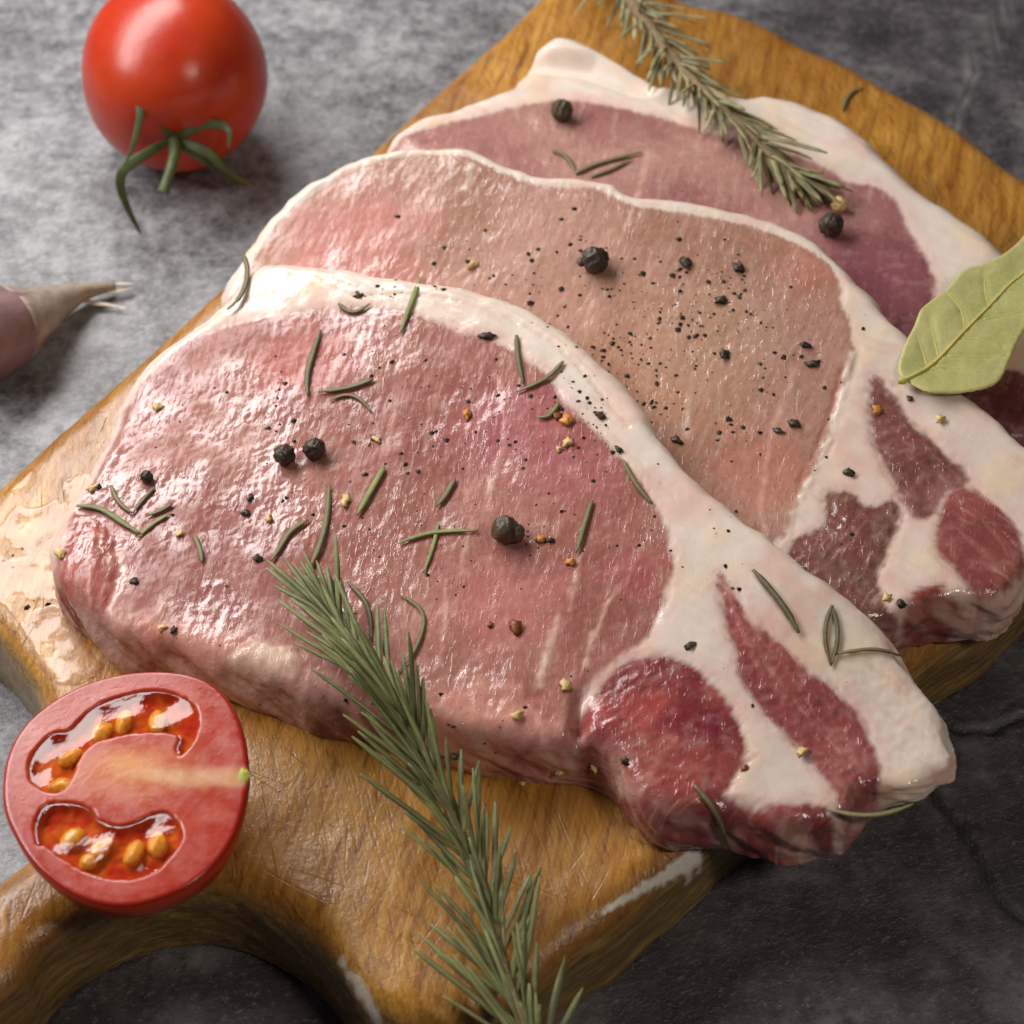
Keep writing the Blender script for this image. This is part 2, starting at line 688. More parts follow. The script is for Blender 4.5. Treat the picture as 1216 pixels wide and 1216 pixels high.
# ------------------------------------------------------------------ cutting board
BT = 22.0
b_px = [(0, 575, .85), (160, 432, .85), (320, 287, .85), (480, 142, .85), (600, 36, .85), (650, -12, .85), (700, -42, .85), (760, -28, .85),
        (816, 5, .85), (865, 19, .8), (915, 38, .8), (957, 61, .8), (1000, 79, .8), (1046, 104, .8), (1096, 132, .8), (1145, 163, .8),
        (1184, 195, .8), (1216, 217, .8), (1300, 268, .7), (1390, 322, .6), (1450, 378, .5), (1462, 440, .4), (1420, 510, .2), (1340, 610, .06),
        (1216, 748, .05), (1160, 803, .05), (1095, 845, .05), (990, 935, .05), (882, 1020, .05), (824, 1073, .05), (758, 1133, .05), (729, 1161, .05),
        (683, 1191, .05), (655, 1214, .05), (610, 1252, .05), (560, 1280, .05), (500, 1282, .05), (450, 1256, .05), (412, 1216, .05), (380, 1180, .05), (341, 1152, .05),
        (287, 1126, .05), (233, 1119, .05), (179, 1127, .05), (143, 1141, .05), (100, 1166, .05), (68, 1190, .05), (40, 1230, .05),
        (-40, 1290, .05), (-130, 1330, .1), (-200, 1310, .3), (-215, 1250, .5), (-170, 1180, .7), (-100, 1120, .85), (-40, 1070, .85), (0, 1042, .85), (40, 1012, .8), (62, 972, .6), (70, 930, .4),
        (60, 880, .2), (38, 848, .1), (0, 803, .1), (-50, 760, .2), (-75, 710, .5), (-65, 650, .8), (-35, 608, .85)]
bp = catmull([on_z(x, y, BT * f)[:2] for x, y, f in b_px], k=4)
P = pillow(bp, BT, 7.5, 0.75)
x, y, z, up = P['x'], P['y'], P['z'], P['up']
top = P['z'] / BT
z = z + up * (0.45 * fbm(x, y, 40, 21) + 0.12 * fbm(x, y, 9, 22))
wv = (1 - up) * 0.5 * fbm(x + 2 * z, y - z, 14, 23)
x, y = x + P['gx'] * wv, y + P['gy'] * wv
chip_line = [on_z(px, py, 19.5) for px, py in [(716, 1088), (740, 1072), (772, 1050), (800, 1030), (828, 1010)]]
dch = seg_dist(chip_line, x, y, False)
cw = 0.42 + 0.55 * sm(chip_line[0][0], chip_line[-1][0], x)
chip = sm(1.25, 0.75, dch / cw + 0.6 * pn(x / 1.3, y / 1.3, 9)) * sm(10, 13, z)
chip2 = [on_z(px, py, 20) for px, py in [(404, 1140), (420, 1160), (438, 1185), (452, 1212)]]
chip = np.maximum(chip, 0.6 * sm(0.9, 0.3, seg_dist(chip2, x, y, False) + 0.7 * pn(x / 2, y / 2, 19)) * sm(10, 13, z))
along = rot(x, y, 48)[1]
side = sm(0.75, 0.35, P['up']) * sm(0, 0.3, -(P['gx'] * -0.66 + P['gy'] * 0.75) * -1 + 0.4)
co = np.stack([x, y, z], 1)
board = thing('cutting_board', 'worn amber wooden cutting board with rounded handle under the pork chops', 'cutting board', (co[:, 0].mean(), co[:, 1].mean(), 0))
b_o = np.array([co[:, 0].mean(), co[:, 1].mean(), 0])
# split the slab of wood into its plate and its handle where the neck is narrowest
hx, hy = on_z(120, 1010, BT)[:2]
e_long = np.array([math.cos(math.radians(50)), math.sin(math.radians(50))])
ishand = ((co[:, 0] - hx) * e_long[0] + (co[:, 1] - hy) * e_long[1]) < 0
nr = vnormals(co, P['q'])
fm = ishand[P['q']].sum(1) >= 2
for nm, sel in (('plate', ~fm), ('handle', fm)):
    qq = P['q'][sel]
    used, inv = np.unique(qq, return_inverse=True)
    link(nm, mesh_np(nm, co[used] - b_o, inv.reshape(-1, 4), attrs=dict(side=side[used], chip=chip[used]), nrm=nr[used]), WOOD, board)
add_surface(co, P['q'])


# ------------------------------------------------------------------ pork chops
def px_poly(pts, zf, k=5):
    return catmull([on_z(a, b, zf)[:2] for a, b in pts], k=k)


def chop(name, label, outline, T, r, cell, lift, muscles, lines, fatcol, seed, extra=None, fat_relief=0.22, thin=lambda a, b: 1.0 + 0.0 * a):
    zb = lambda a, b: BT - 0.3 + lift(a, b)
    pts = []
    for a, b, f in outline:
        pts.append(on_z(a, b, lambda u, v: zb(u, v) + T - (1 - f) * T * thin(u, v))[:2])
    poly = catmull(pts, k=5)
    # slightly ragged hand-cut rim
    nrm = np.roll(poly, -1, 0) - np.roll(poly, 1, 0)
    nrm = np.stack([nrm[:, 1], -nrm[:, 0]], 1) / (np.linalg.norm(nrm, axis=1, keepdims=True) + 1e-9)
    poly = poly + nrm * (0.45 * fbm(poly[:, 0], poly[:, 1], 7, seed))[:, None]
    P = pillow(poly, T, r, cell, 0.5)
    x, y, up, gx, gy = P['x'], P['y'], P['up'], P['gx'], P['gy']
    n = len(x)
    ztop = lambda u, v: zb(u, v) + T
    lo, hi = poly.min(0) - 8, poly.max(0) + 8
    pid = np.full(n, -1)
    fat = np.ones(n)
    col = np.tile(np.asarray(fatcol), (n, 1))
    pk = lin(228, 188, 176)
    yl = lin(236, 214, 178)
    col = col + (pk - col) * (sm(0.0, 0.8, fbm(x, y, 16, seed + 1)) * 0.65)[:, None]
    col = col + (yl - col) * (sm(0.1, 0.8, fbm(x, y, 22, seed + 2)) * 0.5)[:, None]
    lay = fibre(x + 2 * pn(x / 14, y / 14, seed + 6), y + 2 * pn(x / 14, y / 14, seed + 7), -38, 40, 2.2, seed + 8, 3)
    col = col + (lin(224, 190, 170) - col) * (sm(0.25, 0.9, lay) * 0.45)[:, None]
    dz = 0.10 * lay + fat_relief * fbm(x, y, 11, seed + 3, 2) + 0.06 * fbm(x, y, 3.4, seed + 4, 2)
    wet = 0.5 + 0.5 * fbm(x, y, 16, seed + 5)
    for i, m in enumerate(muscles):
        mp = px_poly(m['px'], ztop, 4)
        F = Field(mp, lo, hi, 0.8)
        sd = F(x, y) + 0.5 * fbm(x, y, 5, seed + 10 + i) + 0.22 * pn(x / 1.1, y / 1.1, seed + 20 + i)
        sd = sd + 0.45 * fibre(x, y, m['deg'], 5, 0.9, seed + 25 + i, 2)
        w = m.get('soft', 0.8)
        mk = sm(-w, w, sd)
        mh = sm(-2.6, 2.0, sd)
        halo = np.exp(-(np.minimum(sd, 0) / 2.6) ** 2) * m.get('halo', 0.38) * (1 - mk)
        col = col + (lin(226, 172, 162) - col) * halo[:, None]
        a, b, c = (np.asarray(k) for k in m['cols'])
        deg = m['deg']
        mc = np.tile(a, (n, 1))
        mc = mc + (b - mc) * sm(-0.5, 0.55, fbm(x, y, m.get('patch', 24), seed + 30 + i))[:, None]
        fb = fibre(x, y, deg, 16, 1.8, seed + 40 + i, 3)
        mc = mc + (c - mc) * (sm(0.15, 0.75, fb) * m.get('fib', 0.5))[:, None]
        spk = pn(x / 0.9, y / 0.9, seed + 45 + i) + 0.6 * pn(x / 0.45, y / 0.45, seed + 46 + i)
        mc = mc * (1 + 0.10 * spk)[:, None]
        mc = (mc + (mc.mean(1, keepdims=True) - mc) * 0.12) * np.array([0.72, 0.745, 0.635])
        stk = sm(0.42, 0.8, fibre(x + 0.8 * pn(x / 6, y / 6, seed), y, deg + 4, 7, 0.75, seed + 47 + i, 2)) * sm(-0.3, 0.5, fbm(x, y, 12, seed + 48 + i))
        mc = mc + (lin(232, 190, 176) - mc) * (stk * m.get('streak', 0.42))[:, None]
        if 'edge' in m:
            ed = np.exp(-(np.maximum(sd, 0) / 3.5) ** 2) * 0.6
            mc = mc + (np.asarray(m['edge']) - mc) * ed[:, None]
        col = col + (mc - col) * mk[:, None]
        fat = fat * (1 - mk)
        cr = fibre(x, y, deg, 4.2, 2.1, seed + 50 + i, 2)
        cr2 = 1 - np.abs(pn(*(k / 2.6 for k in rot(x, y, deg - 15)), seed + 55 + i)) * 2
        hm = 0.36 * fbm(x, y, 17, seed + 60 + i, 2) + 0.09 * fbm(x, y, 5.5, seed + 61 + i, 2) + 0.05 * cr + m.get('crinkle', 0.05) * cr2 \
            + 0.05 * fibre(x, y, deg, 9, 1.1, seed + 65 + i, 2)
        hm = hm + 0.4 * m.get('h', -0.5) + m.get('dome', 0.0) * sm(0, 7, sd)
        dz = dz + (hm - dz) * mh
        dz = dz - 0.35 * m.get('groove', 0.55) * np.exp(-(sd / 1.1) ** 2)
        wet = wet + ((0.35 + m.get('wet', 0.0) + 0.55 * fbm(x, y, 20, seed + 70 + i)) - wet) * mk
        pid[mk > 0.5] = i
    for (lp, wid, st, lc, hh) in lines:
        L = catmull([on_z(a, b, ztop)[:2] for a, b in lp], False, 4)
        bx = (x > L[:, 0].min() - 5) & (x < L[:, 0].max() + 5) & (y > L[:, 1].min() - 5) & (y < L[:, 1].max() + 5)
        d = np.full(n, 99.0)
        d[bx] = seg_dist(L, x[bx] + 0.35 * pn(x[bx] / 2, y[bx] / 2, seed), y[bx] + 0.35 * pn(x[bx] / 2, y[bx] / 2, seed + 1), False)
        mk = np.exp(-(d / wid) ** 2) * st * np.clip(0.75 + 0.6 * pn(x / 2.5, y / 2.5, seed + 9), 0, 1)
        col = col + (np.asarray(lc) - col) * mk[:, None]
        dz = dz + hh * mk
    if extra:
        col, dz, wet = extra(x, y, col, dz, wet, fat, ztop)
    sd_ = 1 - up
    fr = sd_ * sm(-0.15, 0.45, fbm(x + 0.6 * P['z'], y + 0.3 * P['z'], 8, seed + 90, 3)) * 0.75
    col = col + (lin(224, 184, 168) - col) * fr[:, None]
    fr2 = sd_ * sm(0.1, 0.6, fbm(x - 0.7 * P['z'], y, 6, seed + 95, 2)) * 0.4 * (1 - fat)
    col = col + (lin(132, 62, 56) - col) * fr2[:, None]
    z = T - (T - P['z']) * thin(x, y) + zb(x, y) + dz * (0.25 + 0.75 * up) * sm(0, 4, P['z'])
    wob = (1 - up) * (1.0 * fbm(x * 1.0 + P['z'], y - P['z'], 9, seed + 82, 2) + 0.35 * fbm(x * 1.0 + P['z'], y - P['z'], 3.5, seed + 80, 2) + 0.12 * pn(x / 1.2 + P['z'], y / 1.2 + P['z'], seed + 81))
    x, y = x - gx * wob, y - gy * wob
    co = np.stack([x, y, z], 1)
    nr = vnormals(co, P['q'])
    o0 = np.array([x.mean(), y.mean(), BT])
    root = thing(name, label, 'pork chop', o0, 'raw pork chops on the board')
    fp = np.sort(pid[P['q']], axis=1)[:, 2]
    for i in range(-1, len(muscles)):
        sel = fp == i
        if not sel.any():
            continue
        qq = P['q'][sel]
        used, inv = np.unique(qq, return_inverse=True)
        nm = 'fat' if i < 0 else muscles[i]['name']
        ob = link(nm, mesh_np(nm, co[used] - o0, inv.reshape(-1, 4), col[used], dict(fat=fat[used], wet=np.clip(wet[used], 0, 1)), nr[used]), MEAT, root)
        if i >= 0 and 'label' in muscles[i]:
            ob['label'] = muscles[i]['label']
    add_surface(co, P['q'])
    return root


FATC = lin(230, 217, 205)
PALE = lin(232, 188, 172)
# the chops lie like shingles: each one's far edge rests on the next
n3 = (0.45, 0.89)


def lift3(a, b):
    return 0.0 * a


q2a = on_z(760, 480, 38)
q2b = on_z(700, 225, 48)
v2a, v2b = (q2a[0] * n3[0] + q2a[1] * n3[1]), (q2b[0] * n3[0] + q2b[1] * n3[1])


def lift2(a, b):
    return 11.5 * sm(v2a - 4, v2b + 6, a * n3[0] + b * n3[1])


n1 = (0.65, 0.76)
e1 = (0.76, -0.65)
q1a, q1b = on_z(430, 700, 38), on_z(640, 380, 46)
v1a, v1b = q1a[0] * n1[0] + q1a[1] * n1[1], q1b[0] * n1[0] + q1b[1] * n1[1]
qe0, qe1 = on_z(930, 700, 40), on_z(1120, 880, 38)
w1a, w1b = qe0[0] * e1[0] + qe0[1] * e1[1], qe1[0] * e1[0] + qe1[1] * e1[1]


def lift1(a, b):
    v, w = a * n1[0] + b * n1[1], a * e1[0] + b * e1[1]
    return 11.0 * sm(v1a - 10, v1b + 8, v) * (1 - 0.85 * sm(w1a - 8, w1b, w))


qt0, qt1 = on_z(1000, 930, 38), on_z(1090, 915, 38)


def thin1(a, b):
    return 1 - 0.62 * sm(qt0[0], qt1[0], a)


# ---- rear chop
out3 = [(459, 173, .7), (476, 155, .8), (499, 139, .85), (541, 128, .85), (584, 112, .85), (612, 100, .8), (632, 84, .5), (657, 67, .4), (696, 76, .4), (745, 92, .6), (790, 103, .8), (840, 110, .85),
        (882, 114, .85), (915, 113, .85), (957, 123, .85), (1000, 141, .85), (1030, 164, .85), (1063, 197, .85), (1096, 227, .85), (1128, 250, .8), (1161, 273, .8), (1191, 299, .8),
        (1222, 335, .7), (1248, 390, .6), (1262, 450, .5), (1262, 510, .3), (1235, 560, .1), (1180, 560, .3), (1100, 510, .6), (1000, 400, .8), (850, 330, .8), (650, 275, .8), (520, 232, .8), (465, 195, .7)]
meat3 = dict(name='loin_muscle', px=[(455, 182), (470, 168), (489, 157), (531, 146), (584, 134), (624, 124), (663, 119), (700, 121), (745, 129), (790, 140), (840, 156), (890, 170), (930, 180), (970, 193), (1003, 213), (1046, 224), (1066, 243),
                                         (1079, 273), (1099, 306), (1109, 332), (1108, 360), (1130, 400), (1160, 440), (1176, 470), (1160, 520), (1100, 530), (1000, 420), (850, 345), (650, 290), (500, 245)],
             cols=(lin(216, 150, 150), lin(192, 120, 126), lin(232, 184, 180)), deg=80, patch=30, fib=0.45, groove=0.3)
meat3b = dict(name='side_muscle', px=[(1110, 440), (1180, 436), (1230, 450), (1262, 480), (1256, 545), (1190, 568), (1110, 520)], cols=(lin(160, 84, 90), lin(132, 62, 70), lin(190, 120, 120)), deg=70, fib=0.4)


def extra3(x, y, col, dz, wet, fat, ztop):
    c = on_z(1060, 330, ztop)
    d = np.hypot(x - c[0], y - c[1])
    m = sm(34, 10, d) * (1 - fat)
    col = col + (lin(128, 62, 78) - col) * (m * 0.75)[:, None]
    c = on_z(695, 84, ztop)
    fl = seg_dist([on_z(a, b, ztop) for a, b in [(640, 70), (700, 76), (760, 98)]], x, y, False)
    dz = dz - 4.5 * sm(7, 2, fl)
    wet = wet - 0.15
    return col, dz, wet


lines3 = [([(770, 178), (762, 215), (756, 235)], 0.7, 0.5, PALE, 0.1), ([(690, 190), (672, 230)], 0.5, 0.4, PALE, 0.1)]
chop('pork_chop', 'raw pork chop furthest back, lying under the thick rosemary sprig', out3, 15, 6, 0.62, lift3, [meat3, meat3b], lines3, FATC, 300, extra3)

# ---- middle chop
out2 = [(266, 372, .6), (280, 324, .8), (297, 292, .88), (316, 262, .88), (330, 250, .88), (352, 227, .88), (385, 208, .88), (420, 191, .88), (449, 181, .9), (499, 175, .9), (548, 175, .9), (574, 183, .9), (611, 200, .9), (650, 210, .9),
        (696, 211, .9), (729, 219, .9), (750, 231, .9), (800, 237, .9), (865, 249, .9), (915, 262, .9), (957, 279, .9), (987, 302, .9), (1013, 328, .9), (1040, 358, .9), (1073, 394, .88),
        (1108, 434, .88), (1145, 468, .85), (1178, 495, .85), (1216, 530, .8), (1242, 572, .6), (1250, 630, .35), (1232, 684, .12), (1213, 712, .05), (1199, 742, .05), (1178, 758, .05), (1145, 761, .05), (1105, 760, .08), (1079, 770, .1),
        (1020, 775, .3), (950, 725, .5), (850, 650, .7), (720, 540, .75), (580, 450, .75), (420, 400, .75), (310, 390, .6)]
loin2 = dict(name='loin_muscle', px=[(262, 380), (290, 330), (312, 288), (345, 252), (375, 228), (420, 203), (455, 190), (500, 184), (545, 184), (574, 194), (611, 211), (650, 221), (696, 222), (725, 230), (748, 243), (800, 250), (865, 262), (915, 275), (950, 290),
                                        (974, 303), (992, 325), (1000, 362), (1012, 400), (1014, 430), (1000, 466), (990, 509), (974, 548), (951, 584), (941, 624), (925, 640), (880, 660), (800, 620), (650, 500), (500, 430), (350, 410)],
             cols=(lin(216, 154, 147), lin(202, 140, 124), lin(232, 192, 180)), deg=68, patch=26, fib=0.35, soft=0.5, halo=0.12, crinkle=0.05)
m2b = dict(name='upper_muscle', px=[(1036, 446), (1059, 469), (1079, 495), (1112, 528), (1148, 564), (1145, 578), (1122, 584), (1112, 607), (1096, 617), (1079, 607), (1066, 584), (1053, 558), (1040, 525), (1033, 492)],
           cols=(lin(170, 100, 100), lin(148, 82, 84), lin(196, 134, 128)), deg=-52, patch=10, wet=0.55, crinkle=0.2, fib=0.5, label='dark slim muscle in the fat')
m2c = dict(name='brown_muscle', px=[(984, 587), (1013, 584), (1033, 601), (1059, 594), (1071, 610), (1059, 643), (1050, 666), (1043, 689), (1052, 718), (1080, 740), (1085, 775), (1060, 785), (1013, 745), (948, 690), (935, 655), (948, 637), (977, 624)],
           cols=(lin(156, 104, 96), lin(158, 88, 88), lin(186, 136, 124)), deg=60, patch=12, fib=0.35, wet=0.55, crinkle=0.2, dome=0.6, label='brownish glossy muscle')
m2d = dict(name='tail_muscle', px=[(1125, 587), (1151, 578), (1178, 597), (1203, 620), (1216, 650), (1214, 680), (1180, 706), (1158, 704), (1132, 673), (1112, 643)],
           cols=(lin(186, 92, 94), lin(166, 78, 82), lin(206, 130, 124)), deg=-55, patch=12, fib=0.5, dome=0.4)
m2e = dict(name='corner_muscle', px=[(1079, 714), (1096, 697), (1119, 693), (1128, 704), (1158, 712), (1178, 724), (1176, 752), (1145, 772), (1105, 770), (1080, 745)],
           cols=(lin(190, 84, 82), lin(172, 70, 72), lin(210, 130, 120)), deg=0, patch=12, fib=0.3, dome=0.6)
FL = lin(240, 222, 206)
lines2 = [([(1012, 420), (1004, 455), (992, 500), (975, 545), (950, 590), (936, 630)], 0.8, 0.9, FL, 0.5), ([(1000, 440), (985, 490), (970, 530), (948, 572)], 0.5, 0.7, lin(190, 120, 110), -0.5),
          ([(945, 440), (922, 500), (912, 545), (905, 600), (910, 635)], 0.7, 0.75, PALE, 0.15), ([(560, 195), (555, 225)], 0.8, 0.7, FL, 0.2), ([(815, 330), (825, 380), (828, 420)], 0.5, 0.5, PALE, 0.1),
          ([(825, 440), (818, 480), (815, 520)], 0.7, 0.5, FL, 0.1), ([(712, 355), (705, 395)], 0.8, 0.4, PALE, 0.1), ([(1033, 500), (1045, 550), (1070, 590)], 0.5, 0.4, lin(200, 150, 140), -0.3)]


def extra2(x, y, col, dz, wet, fat, ztop):
    lean = (1 - fat)
    for (px, py, R, c, st) in [(780, 430, 30, lin(206, 154, 122), .5), (650, 330, 34, lin(206, 158, 140), .5), (850, 400, 22, lin(196, 158, 136), .6), (420, 300, 26, lin(214, 138, 130), .6), (900, 560, 16, lin(206, 134, 118), .5), (960, 320, 11, lin(204, 134, 120), .5)]:
        p = on_z(px, py, ztop)
        d = np.hypot(x - p[0], y - p[1]) + 5 * fbm(x, y, 9, 777)
        col = col + (c - col) * (sm(R, R * 0.3, d) * st * lean)[:, None]
    p = on_z(880, 400, ztop)
    d = np.hypot(x - p[0], y - p[1])
    wet = wet + 0.7 * sm(26, 8, d + 6 * fbm(x, y, 10, 778))
    w2 = sm(24, 6, d + 4 * fbm(x, y, 10, 779)) * lean
    dz = dz + w2 * 0.13 * (1 - 2 * np.abs(pn(x / 3.0, y / 3.0, 780)))
    return col, dz, wet


chop('pork_chop', 'middle raw pork chop, tan pink with ground pepper, between the other two', out2, 15, 3.8, 0.45, lift2, [loin2, m2b, m2c, m2d, m2e], lines2, lin(230, 215, 203), 200, extra2)

# ---- front chop
out1 = [(66, 692, .2), (69, 662, .4), (80, 622, .6), (97, 584, .75), (115, 545, .85), (132, 508, .88), (146, 472, .88), (164, 443, .88), (197, 411, .88), (230, 388, .88), (257, 370, .85), (275, 350, .85), (296, 325, .88), (319, 311, .9), (350, 311, .9), (400, 318, .9), (449, 324, .9), (499, 332, .9),
        (541, 337, .9), (597, 352, .9), (632, 366, .9), (683, 400, .9), (729, 443, .9), (758, 472, .9), (776, 503, .9), (816, 554, .9), (865, 597, .9), (941, 656, .9), (1000, 702, .9), (1043, 744, .9), (1066, 777, .85), (1090, 813, .8),
        (1117, 856, .75), (1131, 914, .5), (1108, 933, .2), (1075, 951, .1), (1046, 962, .05), (1016, 982, .05), (1003, 1006, .05), (985, 1019, .05), (948, 1025, .05), (907, 1019, .05), (857, 1006, .05), (804, 1010, .05), (775, 1002, .05), (742, 970, .05), (716, 932, .05),
        (694, 925, .05), (660, 929, .05), (600, 923, .05), (545, 914, .05), (484, 900, .05), (430, 884, .05), (366, 867, .05), (320, 849, .05), (280, 836, .05), (225, 818, .05), (180, 806, .05), (146, 792, .05), (109, 764, .05), (77, 734, .07)]
loin1 = dict(name='loin_muscle', px=[(40, 700), (70, 650), (92, 608), (110, 570), (125, 540), (143, 500), (160, 466), (187, 434), (217, 410), (250, 393), (300, 380), (360, 368), (400, 363), (439, 364), (479, 369), (515, 382), (550, 394), (584, 402), (610, 417), (632, 432), (657, 450), (664, 470), (682, 490), (706, 512),
                                        (729, 533), (747, 556), (775, 597), (794, 637), (798, 673), (790, 706), (771, 752), (747, 772), (714, 797), (697, 815), (687, 850), (690, 890), (704, 925), (680, 990), (500, 960), (300, 900), (150, 850), (40, 780)],
             cols=(lin(212, 134, 130), lin(190, 108, 106), lin(226, 160, 150)), deg=80, patch=34, fib=0.30, groove=0.45, crinkle=0.05, h=-0.3)
m1b = dict(name='slim_muscle', px=[(853, 681), (874, 706), (890, 735), (923, 759), (956, 792), (989, 817), (1018, 850), (1038, 887), (1046, 928), (1049, 968), (1005, 972), (989, 936), (948, 887), (907, 845), (878, 804), (870, 759), (857, 710)],
           cols=(lin(196, 100, 104), lin(182, 86, 92), lin(214, 136, 134)), deg=-58, patch=14, fib=0.6, crinkle=0.22, wet=0.35, h=-0.4, label='slim red muscle set in white fat')
m1c = dict(name='end_muscle', px=[(755, 781), (783, 781), (824, 791), (849, 816), (870, 845), (882, 870), (885, 903), (868, 928), (862, 946), (890, 958), (927, 955), (972, 956), (989, 968), (1003, 985), (1000, 1045), (900, 1060), (800, 1040), (740, 1010), (690, 935), (680, 870), (697, 837), (722, 802), (740, 786)],
           cols=(lin(196, 88, 90), lin(164, 64, 74), lin(216, 136, 130)), deg=30, patch=15, fib=0.4, crinkle=0.12, dome=0.5, wet=0.35, h=-0.6, label='deep red muscle at the near corner')
m1d = dict(name='flap_muscle', px=[(84, 612), (100, 606), (117, 615), (138, 642), (139, 688), (126, 722), (97, 735), (72, 720), (60, 690), (76, 650)],
           cols=(lin(206, 104, 98), lin(194, 92, 90), lin(220, 150, 140)), deg=85, patch=10, fib=0.4, dome=0.9, groove=0.5, h=0.0, label='small red muscle flap at the left tip')
lines1 = [([(592, 448), (600, 490), (598, 530), (585, 570), (578, 605)], 0.7, 0.8, PALE, 0.12), ([(570, 480), (566, 520), (555, 560)], 0.4, 0.5, PALE, 0.08), ([(763, 645), (745, 690), (722, 715), (708, 755)], 0.45, 0.8, PALE, 0.12),
          ([(722, 715), (735, 695), (752, 690)], 0.35, 0.6, PALE, 0.1), ([(690, 640), (684, 690), (675, 725)], 0.45, 0.7, PALE, 0.1), ([(664, 735), (650, 770), (640, 812)], 0.8, 0.85, lin(238, 205, 190), 0.2), ([(705, 750), (695, 790)], 0.6, 0.7, PALE, 0.15),
          ([(560, 615), (552, 650), (548, 680)], 0.5, 0.5, PALE, 0.1), ([(530, 690), (527, 750), (522, 790)], 0.45, 0.5, PALE, 0.1), ([(478, 420), (470, 480), (460, 540)], 0.5, 0.35, PALE, 0.08), ([(510, 470), (505, 540)], 0.4, 0.4, PALE, 0.08),
          ([(142, 640), (146, 690), (132, 728), (155, 745), (182, 735), (200, 705)], 0.9, 0.6, lin(226, 186, 172), 0.4), ([(112, 618), (108, 670), (106, 715)], 0.5, 0.6, lin(230, 170, 156), 0.25), ([(700, 860), (720, 900), (745, 950), (780, 990)], 0.9, 0.4, lin(216, 150, 140), 0.2), ([(800, 880), (760, 940), (775, 985)], 0.8, 0.4, lin(216, 160, 150), 0.2),
          ([(690, 870), (670, 890), (650, 880), (640, 850)], 0.9, 0.7, lin(230, 196, 184), 0.5), ([(865, 700), (880, 745), (900, 790)], 0.5, 0.5, lin(214, 140, 130), 0.1),
          ([(420, 352), (500, 350), (580, 368), (650, 402), (700, 450), (745, 505)], 0.6, 0.5, lin(226, 190, 160), -0.5), ([(470, 340), (560, 352), (640, 385), (705, 440)], 0.5, 0.35, lin(232, 200, 170), -0.35), ([(700, 480), (750, 540), (800, 590)], 0.6, 0.35, lin(226, 190, 166), -0.35)]


def extra1(x, y, col, dz, wet, fat, ztop):
    lean = 1 - fat
    for (px, py, R, c, st, hh) in [(560, 850, 15, lin(222, 160, 142), .75, .5), (500, 860, 12, lin(216, 150, 134), .6, .4), (640, 870, 10, lin(218, 150, 142), .6, .5), (230, 770, 12, lin(214, 152, 138), .7, .5), (170, 760, 8, lin(208, 140, 124), .6, .4), (310, 795, 9, lin(230, 200, 178), .8, .8),
                                   (270, 800, 8, lin(226, 190, 170), .7, .6), (370, 820, 9, lin(210, 160, 146), .6, .3), (620, 500, 20, lin(186, 104, 112), .5, 0), (680, 560, 16, lin(180, 100, 106), .5, 0), (760, 680, 9, lin(176, 92, 96), .6, 0), (360, 430, 16, lin(206, 116, 108), .5, 0),
                                   (600, 720, 16, lin(208, 130, 126), .5, 0), (815, 850, 9, lin(128, 40, 58), .7, -.3), (750, 840, 8, lin(196, 86, 82), .5, 0)]:
        p = on_z(px, py, ztop)
        d = np.hypot(x - p[0], (y - p[1]) * 1.2) + 4 * fbm(x, y, 7, int(px))
        m = sm(R, R * 0.35, d) * st * lean
        col = col + (c - col) * m[:, None]
        dz = dz + hh * m
    # moist skin of the left half: fine wrinkles
    p = on_z(250, 560, ztop)
    d = np.hypot(x - p[0], y - p[1]) + 9 * fbm(x, y, 14, 913)
    m = sm(42, 18, d) * lean
    u, v = rot(x, y, 62)
    u, v = u + 1.2 * pn(x / 5, y / 5, 916), v + 1.2 * pn(x / 5, y / 5, 917)
    wr = 1 - 2 * np.abs(pn(u / 4.2, v / 2.2, 914))
    dz = dz + m * (0.06 * sm(0.35, 0.95, -wr * -1) * -1 + 0.03 * pn(u / 1.6, v / 1.1, 915))
    wet = wet + m * (0.15 + 0.8 * fbm(x, y, 11, 918))
    p = on_z(1090, 860, ztop)
    d = np.hypot(x - p[0], y - p[1])
    dz = dz + 0.09 * sm(24, 10, d) * fat * pn(x / 1.6, y / 1.6, 920)
    # cleft between the loin and the end muscle
    cl = [on_z(a, b, ztop) for a, b in [(712, 800), (690, 830), (686, 870), (697, 905), (702, 940)]]
    dcl = seg_dist(cl, x, y, False)
    dz = dz - 3.2 * np.exp(-(dcl / 1.6) ** 2) * sm(0, 14, np.hypot(x - cl[0][0], y - cl[0][1]))
    return col, dz, wet


chop('pork_chop', 'front raw pork chop with thick white fat rim and two black peppercorns', out1, 13.5, 4.2, 0.4, lift1, [loin1, m1d, m1b, m1c], lines1, FATC, 100, extra1, 0.22, thin1)


# ------------------------------------------------------------------ meat juice on the board
def film(name, label, px, T, mat, cell=0.5, seed=0, hole=None):
    poly = px_poly(px, BT + 0.4, 4)
    P = pillow(poly, T, T * 0.95, cell)
    x, y = P['x'] + 0.35 * pn(P['x'] / 2, P['y'] / 2, seed), P['y'] + 0.35 * pn(P['x'] / 2, P['y'] / 2, seed + 1)
    gz = np.array([SURF[1].ray_cast(Vector((a, b, 90)), Vector((0, 0, -1)))[0] or Vector((a, b, 0)) for a, b in zip(x, y)])[:, 2]
    z = gz + P['z'] + 0.05 + 0.10 * P['up'] * fbm(x, y, 5, seed + 2)
    o = link(name, mesh_np(name, np.stack([x, y, z], 1), P['q']), mat)
    return tag(o, label, 'juice')


